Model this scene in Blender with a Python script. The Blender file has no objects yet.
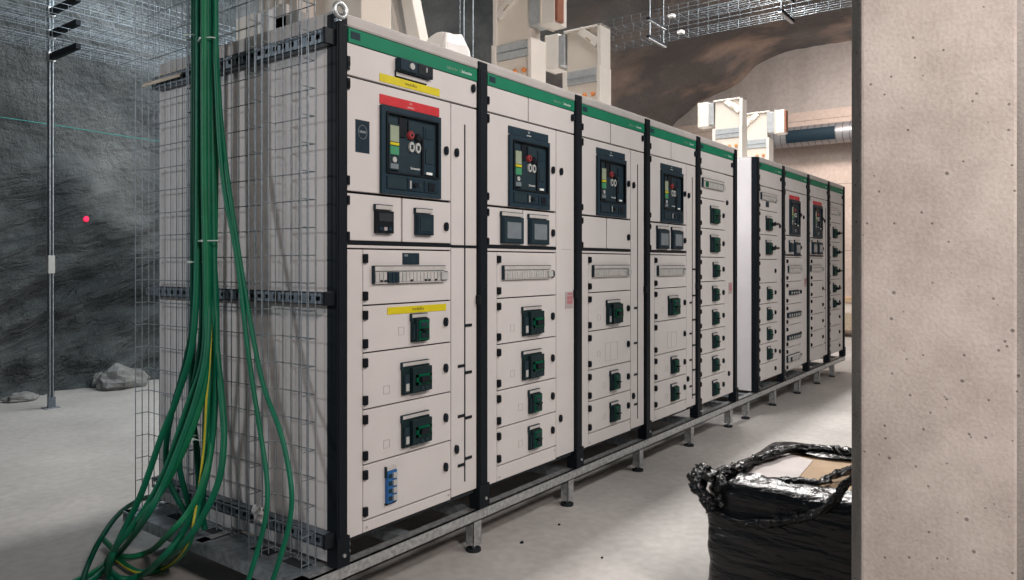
import bpy, math, random
from mathutils import Vector, Matrix, noise
random.seed(7)
S = bpy.context.scene
COL = S.collection
R = math.radians

# ------------------------------------------------------------------ camera numbers (image 1024 x 580)
FPX, HZ = 740.0, 263.0
CAM = Vector((-1.769, -2.110, 1.292))
YAW = math.atan(554/740)
SN, CS = math.sin(YAW), math.cos(YAW)
def at(u, v, axis, val):
    """point of the photograph's pixel (u,v) on the world plane axis=val"""
    k = (u-512)/FPX
    d = Vector((SN*k+CS, -CS*k+SN, (HZ-v)/FPX))
    a = 'xyz'.index(axis)
    t = (val-CAM[a])/d[a]
    return CAM+d*t

# ------------------------------------------------------------------ materials
def new_mat(name):
    m = bpy.data.materials.new(name); m.use_nodes = True
    return m, m.node_tree, m.node_tree.nodes['Principled BSDF']
def plain(name, col, rough=.5, metal=0.0, var=.04, scale=30, bump=0.0, emit=None, coat=0):
    m, t, b = new_mat(name)
    N, L = t.nodes, t.links
    tc = N.new('ShaderNodeTexCoord')
    nz = N.new('ShaderNodeTexNoise'); nz.inputs['Scale'].default_value = scale; nz.inputs['Detail'].default_value = 4
    L.new(tc.outputs['Object'], nz.inputs['Vector'])
    r = N.new('ShaderNodeValToRGB')
    r.color_ramp.elements[0].color = tuple(c*(1-var*2) for c in col)+(1,)
    r.color_ramp.elements[1].color = tuple(min(1, c*(1+var*2)) for c in col)+(1,)
    r.color_ramp.elements[0].position = .3; r.color_ramp.elements[1].position = .7
    L.new(nz.outputs['Fac'], r.inputs['Fac']); L.new(r.outputs['Color'], b.inputs['Base Color'])
    b.inputs['Roughness'].default_value = rough; b.inputs['Metallic'].default_value = metal
    if not metal: b.inputs['Specular IOR Level'].default_value = .3
    if coat: b.inputs['Coat Weight'].default_value = coat
    if bump:
        bp = N.new('ShaderNodeBump'); bp.inputs['Strength'].default_value = bump; bp.inputs['Distance'].default_value = .01
        L.new(nz.outputs['Fac'], bp.inputs['Height']); L.new(bp.outputs['Normal'], b.inputs['Normal'])
    if emit:
        b.inputs['Emission Color'].default_value = emit[0]+(1,); b.inputs['Emission Strength'].default_value = emit[1]
    if max(col) < .09 and not metal: b.inputs['Specular IOR Level'].default_value = .14
    return m
M = {}
M['cab'] = plain('cabinet_paint', (.565, .54, .53), .55, 0, .015, 6)
M['recess_dark'] = plain('dark_recess_fill', (.03, .035, .04), .8)  # near-black fill for slots and recesses; holds the door gaps' shade
M['crown'] = plain('grey_roof_paint', (.42, .40, .385), .5, 0, .03, 8)
M['post'] = plain('black_post', (.006, .009, .013), .55)
M['black'] = plain('black_plastic', (.010, .013, .017), .4)
M['green'] = plain('green_band', (.0, .165, .085), .6, 0, .03, 10)
M['navy'] = plain('navy_plastic', (.013, .027, .040), .55)
M['navy2'] = plain('navy_plate', (.016, .034, .048), .55)
M['slate'] = plain('slate_face', (.018, .034, .044), .5)
M['screen'] = plain('meter_screen', (.17, .20, .22), .25)
M['text_w'] = plain('white_print', (.75, .8, .78), .6)
M['text_d'] = plain('dark_print', (.06, .055, .03), .6)
M['yellow'] = plain('yellow_label', (.58, .49, .01), .5)
M['red'] = plain('red_label', (.50, .022, .03), .5)
M['redbtn'] = plain('red_button', (.27, .035, .04), .4)
M['redfade'] = plain('red_grey_print', (.42, .16, .18), .6)
M['stick'] = plain('grey_sticker', (.38, .34, .34), .6)
M['lightgrey'] = plain('light_grey_plastic', (.40, .41, .40), .5)
M['clear'] = plain('label_holder', (.46, .445, .435), .3)
M['breaker'] = plain('breaker_dark', (.011, .024, .027), .5)
M['bgreen'] = plain('breaker_green', (.0, .085, .042), .5)
M['stat_y'] = plain('status_pale_green', (.26, .31, .22), .5)
M['stat_g'] = plain('status_green', (.05, .24, .12), .5)
M['blue'] = plain('blue_plastic', (.02, .12, .33), .45)
M['galv'] = plain('galvanised_steel', (.46, .48, .49), .42, .75, .16, 45)
M['galvd'] = plain('dull_galvanised_steel', (.30, .34, .37), .5, .7, .14, 40)
M['wire'] = plain('zinc_wire', (.23, .27, .30), .5, .5, .08, 60)
M['strut'] = plain('grey_strut_steel', (.13, .16, .19), .5, .5, .1, 40)
M['beige'] = plain('cream_resin', (.62, .565, .495), .5, 0, .02, 8)
M['beige2'] = plain('pale_cream_resin', (.68, .635, .58), .5, 0, .02, 8)
M['alum'] = plain('brushed_grey_cover', (.40, .42, .43), .45, .3, .05, 30)
M['copper'] = plain('copper_end', (.30, .12, .075), .45, .4)
M['orange'] = plain('orange_cap', (.75, .27, .08), .5)
M['white'] = plain('white_panel_lit', (.72, .71, .74), .5, 0, .015, 5)  # white panel; the bluish light on it is put into the colour
M['paper'] = plain('white_paper', (.60, .545, .53), .7, 0, .04, 12)
M['card'] = plain('cardboard', (.46, .33, .22), .8, 0, .05, 14)
M['wood'] = plain('raw_timber', (.42, .34, .25), .75, 0, .1, 20)
M['ply'] = plain('pale_board', (.58, .50, .40), .75, 0, .06, 16)
M['stone'] = plain('loose_stone', (.20, .205, .20), .85, 0, .16, 9, .5)
M['cable'] = plain('green_cable', (.0, .122, .064), .5, 0, .06, 12)
M['cable_d'] = plain('dark_green_cable', (.0, .070, .040), .5, 0, .06, 12)
M['cable_l'] = plain('bright_green_cable', (.003, .155, .066), .5, 0, .06, 12)
M['cable_y'] = plain('yellow_stripe', (.50, .45, .04), .45)
M['tie'] = plain('nylon_tie', (.50, .60, .55), .5)
M['thin_line'] = plain('teal_line', (.05, .32, .29), .6)
M['marker'] = plain('red_marker_glow', (.95, .03, .10), .4, emit=((1, .03, .10), .8))  # emission adds a glow to the marker, which is no lamp
M['plwhite'] = plain('white_sheeting', (.82, .80, .78), .4, 0, .02, 10, .3)
M['rubber'] = plain('dark_foot', (.02, .025, .028), .6)

def film_mat():
    m, t, b = new_mat('black_stretch_film'); N, L = t.nodes, t.links
    tc = N.new('ShaderNodeTexCoord'); mp = N.new('ShaderNodeMapping'); mp.inputs['Scale'].default_value = (1, 1, 6)
    n = N.new('ShaderNodeTexNoise'); n.inputs['Scale'].default_value = 7; n.inputs['Detail'].default_value = 6; n.inputs['Distortion'].default_value = .6
    L.new(tc.outputs['Object'], mp.inputs['Vector']); L.new(mp.outputs['Vector'], n.inputs['Vector'])
    n2 = N.new('ShaderNodeTexNoise'); n2.inputs['Scale'].default_value = 26; n2.inputs['Detail'].default_value = 4; n2.inputs['Distortion'].default_value = 1.2
    L.new(tc.outputs['Object'], n2.inputs['Vector'])
    ad = N.new('ShaderNodeMath'); ad.operation = 'MULTIPLY_ADD'; ad.inputs[1].default_value = .3
    L.new(n2.outputs['Fac'], ad.inputs[0]); L.new(n.outputs['Fac'], ad.inputs[2])
    bp = N.new('ShaderNodeBump'); bp.inputs['Strength'].default_value = .6; bp.inputs['Distance'].default_value = .016
    L.new(ad.outputs[0], bp.inputs['Height']); L.new(bp.outputs['Normal'], b.inputs['Normal'])
    b.inputs['Base Color'].default_value = (.004, .005, .006, 1); b.inputs['Roughness'].default_value = .19; b.inputs['Specular IOR Level'].default_value = .38
    return m
M['film'] = film_mat()

def concrete(name, c0, c1, scale, rough=.8, bump=.3, pits=False, streak=None, joints=None):
    m, t, b = new_mat(name); N, L = t.nodes, t.links
    tc = N.new('ShaderNodeTexCoord')
    n1 = N.new('ShaderNodeTexNoise'); n1.inputs['Scale'].default_value = scale; n1.inputs['Detail'].default_value = 7; n1.inputs['Roughness'].default_value = .6
    vec = tc.outputs['Object']
    if streak:
        mp = N.new('ShaderNodeMapping'); mp.inputs['Scale'].default_value = streak
        L.new(vec, mp.inputs['Vector']); L.new(mp.outputs['Vector'], n1.inputs['Vector'])
    else: L.new(vec, n1.inputs['Vector'])
    rp = N.new('ShaderNodeValToRGB')
    rp.color_ramp.elements[0].position = .32; rp.color_ramp.elements[1].position = .7
    rp.color_ramp.elements[0].color = c0+(1,); rp.color_ramp.elements[1].color = c1+(1,)
    L.new(n1.outputs['Fac'], rp.inputs['Fac'])
    out = rp.outputs['Color']; h = n1.outputs['Fac']
    n2 = N.new('ShaderNodeTexNoise'); n2.inputs['Scale'].default_value = scale*22; n2.inputs['Detail'].default_value = 3
    L.new(vec, n2.inputs['Vector'])
    mx = N.new('ShaderNodeMix'); mx.data_type = 'RGBA'; mx.blend_type = 'OVERLAY'; mx.inputs[0].default_value = .22
    L.new(out, mx.inputs[6]); L.new(n2.outputs['Fac'], mx.inputs[7]); out = mx.outputs[2]
    ad = N.new('ShaderNodeMath'); ad.operation = 'MULTIPLY_ADD'; ad.inputs[1].default_value = .35
    L.new(n2.outputs['Fac'], ad.inputs[0]); L.new(h, ad.inputs[2]); h = ad.outputs[0]
    def darken(fac, amount, out, h, depth):
        mm = N.new('ShaderNodeMix'); mm.data_type = 'RGBA'; mm.blend_type = 'MULTIPLY'; mm.inputs[7].default_value = (amount,)*3+(1,)
        L.new(fac, mm.inputs[0]); L.new(out, mm.inputs[6])
        s = N.new('ShaderNodeMath'); s.operation = 'MULTIPLY_ADD'; s.inputs[1].default_value = -depth
        L.new(fac, s.inputs[0]); L.new(h, s.inputs[2])
        return mm.outputs[2], s.outputs[0]
    if pits:
        for sc, th in ((38, .15), (16, .085)):
            v = N.new('ShaderNodeTexVoronoi'); v.inputs['Scale'].default_value = sc; v.inputs['Randomness'].default_value = 1
            L.new(vec, v.inputs['Vector'])
            # only some of the cells carry an air hole
            lt = N.new('ShaderNodeMapRange'); lt.inputs[1].default_value = th*.6; lt.inputs[2].default_value = th; lt.inputs[3].default_value = 1; lt.inputs[4].default_value = 0
            L.new(v.outputs['Distance'], lt.inputs[0])
            sp = N.new('ShaderNodeSeparateColor'); L.new(v.outputs['Color'], sp.inputs[0])
            gt = N.new('ShaderNodeMath'); gt.operation = 'GREATER_THAN'; gt.inputs[1].default_value = .55
            L.new(sp.outputs[0], gt.inputs[0])
            ml = N.new('ShaderNodeMath'); ml.operation = 'MULTIPLY'
            L.new(lt.outputs[0], ml.inputs[0]); L.new(gt.outputs[0], ml.inputs[1])
            out, h = darken(ml.outputs[0], .42, out, h, 1.0)
    if joints:
        mp = N.new('ShaderNodeMapping'); mp.inputs['Rotation'].default_value = joints[0]; mp.inputs['Location'].default_value = joints[1]
        L.new(vec, mp.inputs['Vector'])
        br = N.new('ShaderNodeTexBrick'); br.offset = 0.5
        br.inputs['Scale'].default_value = 1; br.inputs['Brick Width'].default_value = joints[2]; br.inputs['Row Height'].default_value = joints[3]
        br.inputs['Mortar Size'].default_value = .009; br.inputs['Mortar Smooth'].default_value = .3
        L.new(mp.outputs['Vector'], br.inputs['Vector'])
        out, h = darken(br.outputs['Fac'], .62, out, h, .6)
    L.new(out, b.inputs['Base Color'])
    bp = N.new('ShaderNodeBump'); bp.inputs['Strength'].default_value = bump; bp.inputs['Distance'].default_value = .012
    L.new(h, bp.inputs['Height']); L.new(bp.outputs['Normal'], b.inputs['Normal'])
    b.inputs['Roughness'].default_value = rough
    return m
M['floor'] = concrete('concrete_floor', (.33, .315, .30), (.47, .45, .43), .9, .75, .15)
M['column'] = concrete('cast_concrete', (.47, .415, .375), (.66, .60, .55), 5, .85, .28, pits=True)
M['colside'] = concrete('cast_concrete_shaded', (.15, .145, .135), (.36, .335, .31), 7, .9, .6, pits=True, streak=(1, 1, .25))  # darker copy of the column concrete; the chamfer's shade is put into it
M['endwall'] = concrete('end_wall_concrete', (.46, .38, .335), (.60, .51, .455), .8, .85, .2, joints=((R(90), 0, R(90)), (.35, .62, 0), 1.25, .68))
M['boards'] = concrete('grey_render', (.36, .335, .32), (.44, .415, .40), .7, .85, .15, streak=(1, 2.5, .35))

def rock_mat():
    m, t, b = new_mat('shotcrete_rock'); N, L = t.nodes, t.links
    tc = N.new('ShaderNodeTexCoord'); vec = tc.outputs['Object']
    n1 = N.new('ShaderNodeTexNoise'); n1.inputs['Scale'].default_value = .9; n1.inputs['Detail'].default_value = 9; n1.inputs['Roughness'].default_value = .62
    L.new(vec, n1.inputs['Vector'])
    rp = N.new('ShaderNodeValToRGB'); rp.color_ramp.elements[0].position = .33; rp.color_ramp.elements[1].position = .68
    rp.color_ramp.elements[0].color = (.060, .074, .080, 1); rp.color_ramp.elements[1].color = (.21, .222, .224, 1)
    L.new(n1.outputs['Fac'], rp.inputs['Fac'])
    # brown tint, lit spots painted into the rock colour, towards the far end
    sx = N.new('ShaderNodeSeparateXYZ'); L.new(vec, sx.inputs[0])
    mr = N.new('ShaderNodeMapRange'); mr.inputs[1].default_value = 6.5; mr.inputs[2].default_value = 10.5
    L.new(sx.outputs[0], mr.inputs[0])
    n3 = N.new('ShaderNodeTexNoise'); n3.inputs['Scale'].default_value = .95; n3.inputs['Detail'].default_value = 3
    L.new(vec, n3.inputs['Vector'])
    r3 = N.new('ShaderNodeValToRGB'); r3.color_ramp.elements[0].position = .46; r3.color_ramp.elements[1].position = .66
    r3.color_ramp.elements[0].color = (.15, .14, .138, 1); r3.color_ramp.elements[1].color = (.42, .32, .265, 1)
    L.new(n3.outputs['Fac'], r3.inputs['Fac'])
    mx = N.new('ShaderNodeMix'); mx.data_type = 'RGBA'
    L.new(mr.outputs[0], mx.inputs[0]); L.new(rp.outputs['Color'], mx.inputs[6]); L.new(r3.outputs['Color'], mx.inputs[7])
    # wet, layered bare rock low down on the walls, ragged upper limit
    nl = N.new('ShaderNodeMath'); nl.operation = 'MULTIPLY_ADD'; nl.inputs[1].default_value = 2.2
    L.new(n3.outputs['Fac'], nl.inputs[0]); L.new(sx.outputs[2], nl.inputs[2])
    ml = N.new('ShaderNodeMapRange'); ml.inputs[1].default_value = 2.75; ml.inputs[2].default_value = 3.25; ml.inputs[3].default_value = 1; ml.inputs[4].default_value = 0
    L.new(nl.outputs[0], ml.inputs[0])
    mw = N.new('ShaderNodeMix'); mw.data_type = 'RGBA'; mw.blend_type = 'MULTIPLY'; mw.inputs[7].default_value = (.50, .55, .57, 1)
    L.new(ml.outputs[0], mw.inputs[0]); L.new(mx.outputs[2], mw.inputs[6])
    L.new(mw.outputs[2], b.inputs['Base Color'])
    b.inputs['Roughness'].default_value = .8
    n4 = N.new('ShaderNodeTexNoise'); n4.inputs['Scale'].default_value = 9; n4.inputs['Detail'].default_value = 8; n4.inputs['Roughness'].default_value = .65
    L.new(vec, n4.inputs['Vector'])
    mp = N.new('ShaderNodeMapping'); mp.vector_type = 'TEXTURE'; mp.inputs['Rotation'].default_value = (0, R(-22), 0); mp.inputs['Scale'].default_value = (1, .4, .24)
    L.new(vec, mp.inputs['Vector'])
    n5 = N.new('ShaderNodeTexNoise'); n5.inputs['Scale'].default_value = 2.3; n5.inputs['Detail'].default_value = 6; n5.inputs['Roughness'].default_value = .6; n5.inputs['Distortion'].default_value = .9
    L.new(mp.outputs['Vector'], n5.inputs['Vector'])
    m5 = N.new('ShaderNodeMath'); m5.operation = 'MULTIPLY'; L.new(n5.outputs['Fac'], m5.inputs[0]); L.new(ml.outputs[0], m5.inputs[1])
    a5 = N.new('ShaderNodeMath'); a5.operation = 'MULTIPLY_ADD'; a5.inputs[1].default_value = .28
    L.new(n4.outputs['Fac'], a5.inputs[0]); L.new(m5.outputs[0], a5.inputs[2])
    bp = N.new('ShaderNodeBump'); bp.inputs['Strength'].default_value = 1; bp.inputs['Distance'].default_value = .22
    L.new(a5.outputs[0], bp.inputs['Height']); L.new(bp.outputs['Normal'], b.inputs['Normal'])
    return m
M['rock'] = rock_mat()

def duct_mat():
    m, t, b = new_mat('spiral_duct_steel'); N, L = t.nodes, t.links
    tc = N.new('ShaderNodeTexCoord')
    w = N.new('ShaderNodeTexWave'); w.bands_direction = 'Y'; w.inputs['Scale'].default_value = 2.6; w.wave_profile = 'SAW'
    L.new(tc.outputs['Object'], w.inputs['Vector'])
    r = N.new('ShaderNodeValToRGB'); r.color_ramp.elements[0].color = (.10, .105, .115, 1); r.color_ramp.elements[0].position = 0
    r.color_ramp.elements[1].color = (.36, .37, .39, 1); r.color_ramp.elements[1].position = .22
    L.new(w.outputs['Fac'], r.inputs['Fac']); L.new(r.outputs['Color'], b.inputs['Base Color'])
    bp = N.new('ShaderNodeBump'); bp.inputs['Strength'].default_value = .5; bp.inputs['Distance'].default_value = .02
    L.new(r.outputs['Color'], bp.inputs['Height']); L.new(bp.outputs['Normal'], b.inputs['Normal'])
    b.inputs['Metallic'].default_value = .7; b.inputs['Roughness'].default_value = .4
    return m
M['duct'] = duct_mat()

# ------------------------------------------------------------------ mesh builder
class MB:
    def __init__(s): s.v = []; s.f = []; s.m = []; s.sm = []; s.mats = []
    def mi(s, mat):
        if mat not in s.mats: s.mats.append(mat)
        return s.mats.index(mat)
    def add(s, vs, fs, mat, smooth=False):
        o = len(s.v); i = s.mi(mat); s.v += [tuple(v) for v in vs]
        for f in fs: s.f.append(tuple(o+k for k in f)); s.m.append(i); s.sm.append(smooth)
        return s
    def box(s, x0, x1, y0, y1, z0, z1, mat):
        x0, x1 = sorted((x0, x1)); y0, y1 = sorted((y0, y1)); z0, z1 = sorted((z0, z1))
        vs = [(x, y, z) for z in (z0, z1) for y in (y0, y1) for x in (x0, x1)]
        return s.add(vs, [(0, 2, 3, 1), (4, 5, 7, 6), (0, 1, 5, 4), (2, 6, 7, 3), (0, 4, 6, 2), (1, 3, 7, 5)], mat)
    def prism(s, pts, axis, a0, a1, mat):
        """2D outline extruded along axis; outline in the other two axes in order"""
        def p(q, a): return {'x': (a, q[0], q[1]), 'y': (q[0], a, q[1]), 'z': (q[0], q[1], a)}[axis]
        n = len(pts); vs = [p(q, a0) for q in pts]+[p(q, a1) for q in pts]
        fs = [tuple(range(n-1, -1, -1)), tuple(range(n, 2*n))]+[(i, (i+1) % n, n+(i+1) % n, n+i) for i in range(n)]
        return s.add(vs, fs, mat)
    def tube(s, pts, r, mat, n=8, closed=False, smooth=True, rad=None):
        pts = [Vector(p) for p in pts]; k = len(pts); vs = []; fs = []
        tang = []
        for i in range(k):
            a = pts[i-1] if (i or closed) else pts[i]; b = pts[(i+1) % k] if (i < k-1 or closed) else pts[i]
            t = (b-a); t = t.normalized() if t.length > 1e-9 else Vector((0, 0, 1)); tang.append(t)
        t0 = tang[0]; nrm = t0.cross(Vector((0, 0, 1)) if abs(t0.z) < .9 else Vector((1, 0, 0))).normalized()
        for i in range(k):
            t = tang[i]; nrm = (nrm-t*nrm.dot(t)).normalized(); bi = t.cross(nrm)
            rr = rad[i] if rad else r
            for j in range(n):
                a = 2*math.pi*j/n; vs.append(pts[i]+(nrm*math.cos(a)+bi*math.sin(a))*rr)
        for i in range(k if closed else k-1):
            for j in range(n):
                a = i*n+j; b = i*n+(j+1) % n; c = ((i+1) % k)*n+(j+1) % n; d = ((i+1) % k)*n+j
                fs.append((a, b, c, d))
        s.add(vs, fs, mat, smooth)
        if not closed:
            s.add(vs[:n], [tuple(range(n-1, -1, -1))], mat); s.add(vs[-n:], [tuple(range(n))], mat)
        return s
    def cyl(s, p0, p1, r, mat, n=14): return s.tube([p0, p1], r, mat, n)
    def text(s, txt, x, z, y, size, mat, align='LEFT'):
        """flat lettering facing -Y, written along +X"""
        vs, fs = text_mesh(txt, align)
        return s.add([(x+v[0]*size, y-v[2]*size, z+v[1]*size) for v in vs], fs, mat)
    def mesh(s, name):
        me = bpy.data.meshes.new(name); me.from_pydata(s.v, [], s.f)
        for m in s.mats: me.materials.append(M[m])
        me.polygons.foreach_set('material_index', s.m); me.polygons.foreach_set('use_smooth', s.sm)
        me.update(); return me
    def build(s, name, parent=None, loc=(0, 0, 0), bevel=0, me=None):
        o = bpy.data.objects.new(name, me or s.mesh(name)); COL.objects.link(o)
        o.parent = parent; o.location = loc
        if bevel:
            b = o.modifiers.new('bevel', 'BEVEL'); b.width = bevel; b.segments = 2; b.limit_method = 'ANGLE'; b.angle_limit = R(40)
        return o
_tx = {}
def text_mesh(txt, align):
    if (txt, align) not in _tx:
        c = bpy.data.curves.new('lettering', 'FONT'); c.body = txt; c.size = 1; c.extrude = .02; c.align_x = align; c.resolution_u = 2
        o = bpy.data.objects.new('lettering', c); COL.objects.link(o)
        dg = bpy.context.evaluated_depsgraph_get(); me = bpy.data.meshes.new_from_object(o.evaluated_get(dg))
        _tx[(txt, align)] = ([tuple(v.co) for v in me.vertices], [tuple(p.vertices) for p in me.polygons])
        bpy.data.objects.remove(o); bpy.data.curves.remove(c); bpy.data.meshes.remove(me)
    return _tx[(txt, align)]
def smooth_path(pts, per=8):
    """Catmull-Rom through the points"""
    P = [Vector(p) for p in pts]; P = [P[0]*2-P[1]]+P+[P[-1]*2-P[-2]]; out = []
    for i in range(1, len(P)-2):
        for k in range(per):
            t = k/per; a, b, c, d = P[i-1], P[i], P[i+1], P[i+2]
            out.append(.5*((2*b)+(c-a)*t+(2*a-5*b+4*c-d)*t*t+(3*b-a-3*c+d)*t**3))
    return out+[P[-2]]
def empty(name, loc, label, cat, group=None):
    o = bpy.data.objects.new(name, None); COL.objects.link(o); o.location = loc; o.empty_display_size = .1
    return tag(o, label, cat, group)
def tag(o, label, cat, group=None):
    o['label'] = label; o['category'] = cat
    if group: o['group'] = group
    return o
def struct(o): o['kind'] = 'structure'; return o

# ================================================================== THE SETTING
m = MB(); m.box(-6, 14.2, -7, 7.5, -.2, 0, 'floor'); struct(m.build('floor'))

# cavern lining: left wall curving into the vault
PROFILE = [(6.12, -.1), (6.15, .8), (6.15, 1.6), (6.05, 2.3), (5.8, 2.95), (5.35, 3.6), (4.65, 4.2), (3.95, 4.7), (3.2, 4.98), (2.6, 5.27), (1.0, 5.38), (-1.0, 5.3), (-3.0, 4.85), (-5.0, 3.8), (-6.2, 2.0), (-6.4, -.1)]
def prof(n):
    sp = smooth_path([(0, y, z) for y, z in PROFILE], 12)
    d = [0]
    for i in range(1, len(sp)): d.append(d[-1]+(sp[i]-sp[i-1]).length)
    out = []; j = 0
    for k in range(n):
        t = d[-1]*k/(n-1)
        while j < len(d)-2 and d[j+1] < t: j += 1
        out.append(sp[j].lerp(sp[j+1], (t-d[j])/max(1e-9, d[j+1]-d[j])))
    return out
def rock_disp(p):
    q = Vector((p.x*.35, p.y*.5, p.z*.5))
    a = noise.fractal(q*1.0, 1.0, 2.0, 4)*.16
    low = max(0., min(1., (2.0-p.z)/1.2))
    if low > 0:
        # inclined layers in the rough lower rock
        s_ = p.z*5.5-p.x*1.5+1.6*noise.noise(Vector((p.x*.9, p.z*.9, 4.)))
        ridge = abs((s_ % 2.0)-1.0)
        a += low*(ridge-.5)*-.17
        a += low*noise.fractal(Vector((p.x*2.2, p.z*3.8, 9.)), 1.0, 2.0, 5)*.20
    a += noise.fractal(p*3.5, 1.0, 2.0, 3)*.018
    if p.z < .6 and p.y > 0: a -= (.6-p.z)*.25*(1+.6*noise.noise(Vector((p.x*1.3, 0, 2.))))
    return a
def rock_mesh(nx, n, x0, x1):
    pr = prof(n); vs = []
    for i in range(nx):
        x = x0+(x1-x0)*i/(nx-1)
        for j, p in enumerate(pr):
            t = pr[min(j+1, n-1)]-pr[max(j-1, 0)]; nr = Vector((0, t.z, -t.y)).normalized()   # outward
            q = Vector((x, p.y, p.z)); d = rock_disp(q)
            vs.append(q+nr*d)
    fs = [(i*n+j, i*n+j+1, (i+1)*n+j+1, (i+1)*n+j) for i in range(nx-1) for j in range(n-1)]
    mb = MB(); mb.add(vs, fs, 'rock', True); return mb
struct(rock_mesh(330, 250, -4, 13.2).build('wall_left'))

# end wall: cast concrete below, grey render above
m = MB(); m.box(13.0, 13.3, -6.8, 6.9, -.1, 4.2, 'endwall'); struct(m.build('wall_end'))
m = MB(); m.box(13.03, 13.3, -6.8, 6.9, 4.2, 6.4, 'boards'); struct(m.build('wall_end_upper'))

# near column with chamfered corners
cx, y0, y1, ch, dx = .29, -2.02, -1.689, .031, .30
m = MB()
pts = [(cx, y1), (cx, y0), (cx+ch, y0-ch), (cx+dx, y0-ch), (cx+dx+ch, y0), (cx+dx+ch, y1), (cx+dx, y1+ch), (cx+ch, y1+ch)]
m.prism(pts, 'z', 0, 5.6, 'column')
for i in range(len(m.f)):
    pass
o = m.build('trim_column', bevel=.006)
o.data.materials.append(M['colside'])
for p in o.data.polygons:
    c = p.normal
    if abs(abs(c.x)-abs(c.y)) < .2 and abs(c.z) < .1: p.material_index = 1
struct(o)

# ================================================================== SWITCHGEAR CABINETS
Z0 = .19           # top of the support frame
DEPTH = 1.24
_cache = {}
def cached(key, fn):
    if key not in _cache: _cache[key] = fn()
    return _cache[key]
def part(name, mb, parent, bevel=0):          # first level part in cabinet coordinates (z from the floor)
    return mb.build(name, parent, (0, 0, -Z0), bevel)
def sub(name, me, parent, x, z, y=0, bevel=0):
    o = bpy.data.objects.new(name, me); COL.objects.link(o); o.parent = parent; o.location = (x, y, z)
    return o
def me_hinge():
    m = MB(); m.box(-.008, .008, -.012, .004, -.017, .017, 'black'); m.box(-.005, .005, -.016, -.010, -.012, .012, 'black'); return m.mesh('hinge')
def me_lock():
    m = MB(); n = 14
    pts = [(.0105*math.cos(a)*(1), .019*math.sin(a)) for a in [2*math.pi*i/n for i in range(n)]]
    m.prism(pts, 'y', -.012, .002, 'black'); m.prism([(x*.45, z*.45) for x, z in pts], 'y', -.016, -.01, 'navy'); return m.mesh('lock')
def me_breaker(w, h, kind):
    m = MB(); a, b = w/2, h/2
    m.box(-a, a, -.012, .004, -b, b, 'breaker')                     # moulded case
    if kind == 'motor':                                             # grey side module with a wide green front
        m.box(-a+.004, -a*.62, -.020, -.01, -b+.008, b-.03, 'slate'); m.box(-a+.008, -a*.68, -.023, -.018, -b+.015, -b*.2, 'lightgrey')
        m.box(-a*.5, a-.004, -.030, -.01, -b+.006, b-.006, 'breaker')
        gx0, gx1, gz0, gz1 = -a*.28, a-.008, -b*.38, b*.38
        m.box(gx0, gx1, -.034, -.028, gz0, gz0+.012, 'bgreen'); m.box(gx0, gx1, -.034, -.028, gz1-.012, gz1, 'bgreen')
        m.box(gx0, gx0+.012, -.034, -.028, gz0, gz1, 'bgreen'); m.box(gx1-.012, gx1, -.034, -.028, gz0, gz1, 'bgreen')
        m.box(gx0+.02, gx1-.02, -.045, -.028, -.012, .012, 'black')
        m.box(a*.1, a*.3, -.033, -.028, -b+.010, -b+.024, 'slate'); m.box(a*.42, a*.62, -.033, -.028, -b+.010, -b+.024, 'slate')
    elif kind == 'handle':
        m.box(-a*.8, a*.75, -.026, -.01, -b+.006, b-.006, 'breaker'); m.box(-a*.1, a*.6, -.030, -.024, -b*.7, b*.75, 'bgreen')
        m.box(-a*.05, a*.55, -.034, -.028, -b*.4, b*.4, 'breaker')
        m.cyl((a*.2, -.02, 0), (a*.2, -.06, 0), .016, 'black'); m.prism([(0, -.010), (a*1.5, -.004), (a*1.5, .014), (0, .012)], 'y', -.068, -.052, 'black')
    else:
        m.box(-a*.72, a-.003, -.024, -.01, -b+.004, b-.004, 'breaker')
        m.box(-a*.45, a*.85, -.028, -.022, b*.12, b*.80, 'bgreen'); m.box(-a*.3, a*.6, -.031, -.026, b*.25, b*.62, 'slate')
        m.box(-a*.45, a*.85, -.028, -.022, -b*.85, -b*.10, 'bgreen'); m.box(-a*.3, a*.7, -.032, -.026, -b*.70, -b*.22, 'breaker')
        m.box(-a*.2, a*.5, -.042, -.022, -b*.08, b*.10, 'black')
        m.box(-a+.003, -a*.76, -.018, -.01, -b*.8, b*.5, 'slate')
    # label holder above
    m.box(-a, a, -.010, .002, b+.002, b+.016, 'clear'); m.box(-a-.004, -a, -.012, .002, b-.012, b+.018, 'slate'); m.box(-a, a, -.0115, .002, b+.016, b+.0185, 'slate')
    return m.mesh('circuit_breaker')
def me_square():
    m = MB(); s = .016; w = .0016
    for a in ((-s, s, s-w, s), (-s, s, -s, -s+w), (-s, -s+w, -s, s), (s-w, s, -s, s)): m.box(a[0], a[1], -.001, .001, a[2], a[3], 'stick')
    return m.mesh('knockout_outline')
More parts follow.
